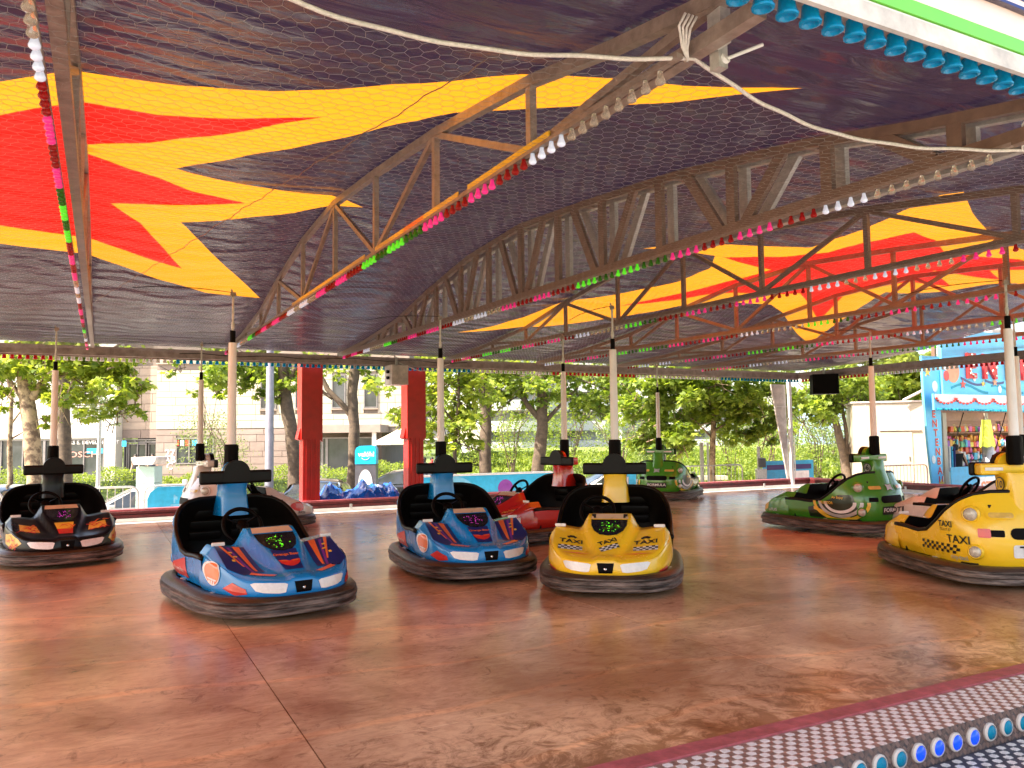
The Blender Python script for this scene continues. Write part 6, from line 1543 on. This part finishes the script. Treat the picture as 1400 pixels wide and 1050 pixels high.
for k in range(6):
    mb = MB(); mb.tube([(1.30+k*.10, .45, 1.0), (1.30+k*.10+.02, .45, 1.65)], .03, 6); part('hanging_tube', mb, ('wprint', 'tealp', 'dkblue')[k % 3], pz)
# hanging yellow garment and grey cloth
MT['neon'] = mat('neon yellow cloth', (.75, .85, .08), .7, 0, .1, 10); MT['grey_cloth'] = mat('grey cloth', (.5, .48, .52), .8, 0, .15, 10)
def cloth(name, cx_, cz_, w0, w1, h_, m_, label, y=-.28):
    mb = MB(); rows = []
    for i in range(14):
        v = i/13; w_ = lerp(w0, w1, v); r_ = []
        for j in range(24):
            a = 2*PI*j/24; ww = w_*(1+.12*math.sin(a*5+v*3)*v)
            r_.append((ww*.5*math.cos(a), .09*math.sin(a)*(1+v*.6), -h_*v+(.02*math.sin(a*6)*v)))
        rows.append(r_)
    mb.grid(rows, 0, True); t = thing(name, label, 'garment', (sx0+cx_, sy+y, GZ+cz_)); part('cloth', mb, m_, t, smooth=True)
    mb = MB(); mb.tube([(-w0*.3, 0, .01), (0, 0, .09), (w0*.3, 0, .01)], .008, 5); mb.tube([(0, 0, .09), (0, 0, .2), (.03, 0, .24)], .006, 5); part('hanger', mb, 'steel', t)
cloth('hanging_garment', 2.05, 2.32, .24, .50, .68, 'neon', 'neon yellow hooded garment hanging at the stall front')
cloth('hanging_garment', 2.22, 1.85, .26, .34, .66, 'grey_cloth', 'grey cloth hanging below the neon yellow garment', -.2)
for a in ((1.0, 1.75, .9), (2.75, 1.75, 3.95)):
    mb = MB(); mb.tube([(a[0]-.15, -.15, 1.55), (a[0]+.15, -.28, 2.5)], .012, 6); part('awning_strut', mb, 'black', stl)
# ---- people
SKIN = mat('skin', (.42, .22, .14), .5, 0, .06, 8); HAIR = mat('dark hair', (.02, .014, .01), .5, 0, .2, 30)
SKIN_L = mat('light skin', (.6, .36, .26), .5, 0, .06, 8)
def person(label, loc, rz, sc, pose, cloth_m, leg_m, skin=SKIN, group=None):
    """pose: dict of joints (metres for a 1.7 m figure); one continuous skinned body"""
    t = thing('person', label, 'person', loc, rz, group)
    J = dict(pelvis=(0, 0, .92), belly=(0, 0, 1.06), chest=(0, .01, 1.28), neck=(0, .0, 1.44), skull=(0, .02, 1.53), crown=(0, .02, 1.62))
    for s_, k in ((-1, 'l'), (1, 'r')):
        J.update({k+'hip': (s_*.09, 0, .88), k+'knee': (s_*.10, .02, .48), k+'ankle': (s_*.10, -.01, .08), k+'toe': (s_*.11, .14, .03), k+'sh': (s_*.17, 0, 1.38), k+'el': (s_*.22, -.02, 1.10), k+'wr': (s_*.24, .06, .86), k+'hand': (s_*.24, .08, .78)})
    J.update(pose)
    rad = dict(pelvis=.135, belly=.12, chest=.145, neck=.052, skull=.078, crown=.07)
    for k in 'lr': rad.update({k+'hip': .085, k+'knee': .055, k+'ankle': .038, k+'toe': .035, k+'sh': .058, k+'el': .04, k+'wr': .027, k+'hand': .030})
    names = list(J); idx = {n_: i for i, n_ in enumerate(names)}
    E_ = [('pelvis', 'belly'), ('belly', 'chest'), ('chest', 'neck'), ('neck', 'skull'), ('skull', 'crown')]
    for k in 'lr': E_ += [('pelvis', k+'hip'), (k+'hip', k+'knee'), (k+'knee', k+'ankle'), (k+'ankle', k+'toe'), ('chest', k+'sh'), (k+'sh', k+'el'), (k+'el', k+'wr'), (k+'wr', k+'hand')]
    # fingers
    V = [Vector(J[n_]) for n_ in names]; rr_ = [rad[n_] for n_ in names]; EE = [(idx[a], idx[b_]) for a, b_ in E_]
    for k, s_ in (('l', -1), ('r', 1)):
        h = Vector(J[k+'hand']); w_ = Vector(J[k+'wr']); d = (h-w_).normalized(); sd_ = d.cross(Vector((0, 0, 1))); sd_ = sd_.normalized() if sd_.length > .1 else Vector((0, 1, 0))
        for f_, (o_, L) in enumerate(((-.024, .065), (-.008, .075), (.008, .07), (.024, .055), (.038, .03))):
            a = h+sd_*o_+d*(.01 if f_ < 4 else -.03); b_ = a+d*L*.6+Vector((0, 0, -.01)); c_ = a+d*L+Vector((0, 0, -.025))+(sd_*.02 if f_ == 4 else Vector())
            i0 = len(V); V += [a, b_, c_]; rr_ += [.010, .0085, .007]; EE += [(idx[k+'hand'], i0), (i0, i0+1), (i0+1, i0+2)]
    me = bpy.data.meshes.new('body'); me.from_pydata([tuple(v*sc) for v in V], EE, [])
    o = bpy.data.objects.new('body', me); C.objects.link(o)
    md = o.modifiers.new('skin', 'SKIN'); 
    for i, sv_ in enumerate(me.skin_vertices[0].data): sv_.radius = (rr_[i]*sc, rr_[i]*sc); sv_.use_root = (i == 0)
    o.modifiers.new('sub', 'SUBSURF').levels = 1
    dg = bpy.context.evaluated_depsgraph_get(); dg.update(); m2 = bpy.data.meshes.new_from_object(o.evaluated_get(dg))
    bpy.data.objects.remove(o); m2.materials.clear()
    for m_ in (skin, cloth_m, leg_m): m2.materials.append(m_)
    for p in m2.polygons:
        c_ = p.center/sc; mi = 0
        if c_.z < .95: mi = 2
        if .85 < c_.z < 1.42 and abs(c_.x) < .19 and abs(c_.y) < .18: mi = 1
        if pose.get('sleeves') and c_.z > .9 and c_.z < 1.42: mi = 1
        if abs(c_.x) > .19 and c_.z < 1.0 and c_.z > .7: mi = 0
        p.material_index = mi
    m2.shade_smooth(); link('body', m2, t)
    sk_ = Vector(J['skull'])*sc
    mb = MB(); mb.lathe([(.03*sc, -.09*sc), (.065*sc, -.06*sc), (.082*sc, 0), (.078*sc, .05*sc), (.05*sc, .09*sc), (.01*sc, .1*sc)], 14, sk_+Vector((0, -.022*sc, .045*sc))); part('hair', mb, HAIR, t, smooth=True)
    mb = MB(); mb.lathe([(.006*sc, -.012*sc), (.011*sc, 0), (.004*sc, .02*sc)], 6, sk_+Vector((0, .085*sc, .01*sc))); part('nose', mb, skin, t)
    for s_ in (-1, 1):
        mb = MB(); mb.lathe([(.001, -.005*sc), (.008*sc, 0), (.001, .005*sc)], 6, sk_+Vector((s_*.03*sc, .072*sc, .03*sc))); part('eye', mb, 'ink', t)
    mb = MB(); mb.box(sk_+Vector((0, .074*sc, -.03*sc)), (.045*sc, .01*sc, .008*sc)); part('mouth', mb, 'rprint', t)
    return t
CL_BLACK = mat('black cloth', (.012, .011, .013), .8, 0, .2, 10); CL_NAVY = mat('navy cloth', (.02, .025, .05), .8, 0, .2, 10)
CL_RED = mat('red cloth', (.5, .08, .07), .8, 0, .2, 10); CL_WHITE = mat('white cloth', (.6, .57, .55), .8, 0, .1, 10)
person('stall attendant in a black sleeveless top reaching over the counter', (sx0+1.95, sy+.5, GZ+.12), R(-70), .95, dict(rel=(.20, .18, 1.16), rwr=(.16, .42, 1.10), rhand=(.15, .50, 1.09), lel=(-.2, .2, 1.14), lwr=(-.12, .42, 1.08), lhand=(-.1, .5, 1.07)) if False else dict(rel=(.20, .18, 1.16), rwr=(.16, .42, 1.10), rhand=(.15, .50, 1.09), lel=(-.2, .2, 1.14), lwr=(-.12, .42, 1.08), lhand=(-.1, .5, 1.07)), CL_BLACK, CL_BLACK)
GZ = -1.0
person('person in dark clothes standing at the glass entrance door', tuple(fh*41+rh*bx(186, 41)+Vector((0, 0, GZ+.12))), -YAW+R(160), 1.0, dict(sleeves=(0, 0, 0)) if False else {}, CL_BLACK, CL_BLACK, SKIN_L)
person('person in a dark jacket by the number 27 AB C wall', tuple(fh*40+rh*bx(209, 40)+Vector((0, 0, GZ+.12))), -YAW+R(185), 1.02, {}, CL_NAVY, CL_BLACK, SKIN_L)
rr = random.Random(3)
for k, (px, m_) in enumerate(((560, CL_RED), (571, CL_WHITE), (581, CL_BLACK), (590, CL_RED), (601, CL_WHITE))):
    seat = dict(lknee=(-.1, .42, .48), rknee=(.1, .42, .48), lankle=(-.1, .42, .08), rankle=(.1, .42, .08), ltoe=(-.1, .55, .03), rtoe=(.1, .55, .03), pelvis=(0, 0, .5), belly=(0, .0, .64), chest=(0, .02, .86), neck=(0, .02, 1.02), skull=(0, .04, 1.11), crown=(0, .04, 1.2), lhip=(-.09, .05, .5), rhip=(.09, .05, .5), lsh=(-.17, .02, .96), rsh=(.17, .02, .96), lel=(-.2, .1, .72), rel=(.2, .1, .72), lwr=(-.14, .32, .74), rwr=(.14, .32, .74), lhand=(-.12, .38, .74), rhand=(.12, .38, .74))
    person(('seated café guest in red, leftmost under the parasols', 'seated café guest in white next to the leftmost guest', 'seated café guest in black behind the red pillar edge', 'seated café guest in red right of the red pillar', 'seated café guest in white, rightmost')[k], tuple(fh*37+rh*bx(px, 37)+Vector((0, 0, GZ+.30))), -YAW+R(rr.uniform(0, 360)), 1, seat, m_, CL_BLACK, SKIN_L, 'café guests')
    c_ = thing('cafe_chair', 'dark café chair under %s' % ('the leftmost guest', 'the second guest', 'the third guest', 'the fourth guest', 'the rightmost guest')[k], 'chair', tuple(fh*37+rh*bx(px, 37)+Vector((0, 0, GZ+.30))), 0, 'café chairs')
    mb = MB(); mb.box((0, 0, .38), (.45, .45, .04)); part('seat', mb, 'dark_grey', c_)
    for ax in (-.2, .2):
        for ay in (-.2, .2): mb = MB(); mb.box((ax, ay, .18), (.03, .03, .36)); part('leg', mb, 'dark_grey', c_)

# ---- cream trailer left of the stall
GZ = -.6
tr = thing('trailer', 'plain cream fair trailer with a closed door between the tree and the stall', 'trailer', (21.75, 17.75, GZ), R(-45))
MT['cream'] = mat('cream trailer panel', (.46, .40, .30), .5, 0, .08, 1.5)
mb = MB(); mb.rbox((1.9, 1.1, 1.6), (3.9, 2.3, 2.8), .03); part('body', mb, 'cream', tr)
mb = MB(); mb.box((1.9, 1.1, 3.02), (4.0, 2.4, .05)); part('roof', mb, 'dirtywhite', tr)
for x0, x1, z0, z1 in ((.75, 1.65, .5, 2.05),):
    mb = MB(); mb.box(((x0+x1)/2, -.065, (z0+z1)/2), (x1-x0, .02, z1-z0)); d_ = part('door', mb, 'cream', tr); mb = MB(); mb.box((x1-.1, -.085, 1.2), (.03, .03, .14)); part('handle', mb, 'dark_grey', d_)
for x in (.02, 1.3, 2.6): mb = MB(); mb.box((x+.3, -.055, 1.6), (.02, .012, 2.7)); part('seam', mb, 'dirtywhite', tr)
mb = MB(); mb.box((1.3, -.08, 2.12), (1.2, .06, .05)); part('drip_rail', mb, 'dirtywhite', tr)
mb = MB(); mb.rbox((2.6, -.2, 2.6), (.6, .3, .5), .04); part('air_unit', mb, 'dirtywhite', tr)
mb = MB(); mb.tube([(2.6, -.1, 2.3), (3.3, -.1, 2.3)], .015, 6); mb.tube([(2.9, -.1, 2.4), (2.9, -.1, 1.7), (2.95, -.1, 1.6)], .01, 6); mb.tube([(3.1, -.1, 2.3), (3.15, -.12, 1.2), (3.4, -.1, .6), (3.6, -.1, .9)], .008, 6); part('cables', mb, 'dark_grey', tr)
for sx in (-1, 1):
    for x in (1.2, 2.4): mb = MB(); mb.lathe([(.25, -.1), (.28, 0), (.25, .1)], 16, (x, 1.1+sx*.9, .28), Euler((R(90), 0, 0)).to_matrix()); part('wheel', mb, 'black', tr)
mb = MB(); mb.tube([(0, 0, 0), (2.4, 0, 1.25)], .04, 8); tag(link('awning_pole', mb.mesh('awning_pole', 'dirtywhite'), None, (22.6, 16.6, 2.45), (0, 0, R(-45))), 'slanting white pole above the trailer roof', 'pole')
GZ = -1.0
# distant tree belt closing the horizon
rr = np.random.default_rng(11); P = []
for k in range(420):
    a = rr.uniform(-.75, .85); d_ = rr.uniform(95, 130); hgt = rr.uniform(4, 13)
    c_ = fh*d_*1.0+rh*(math.tan(a)*d_); P.append(clump((c_.x, c_.y, GZ+hgt*rr.uniform(.2, .9)), rr.uniform(1.5, 3.2), 60, rr, .8))
o = link('distant_trees', leaves_mesh('distant_trees', np.concatenate(P), .9, LEAF3, 1, .2, rr)); tag(o, 'distant belt of trees behind the park', 'trees', kind='stuff')
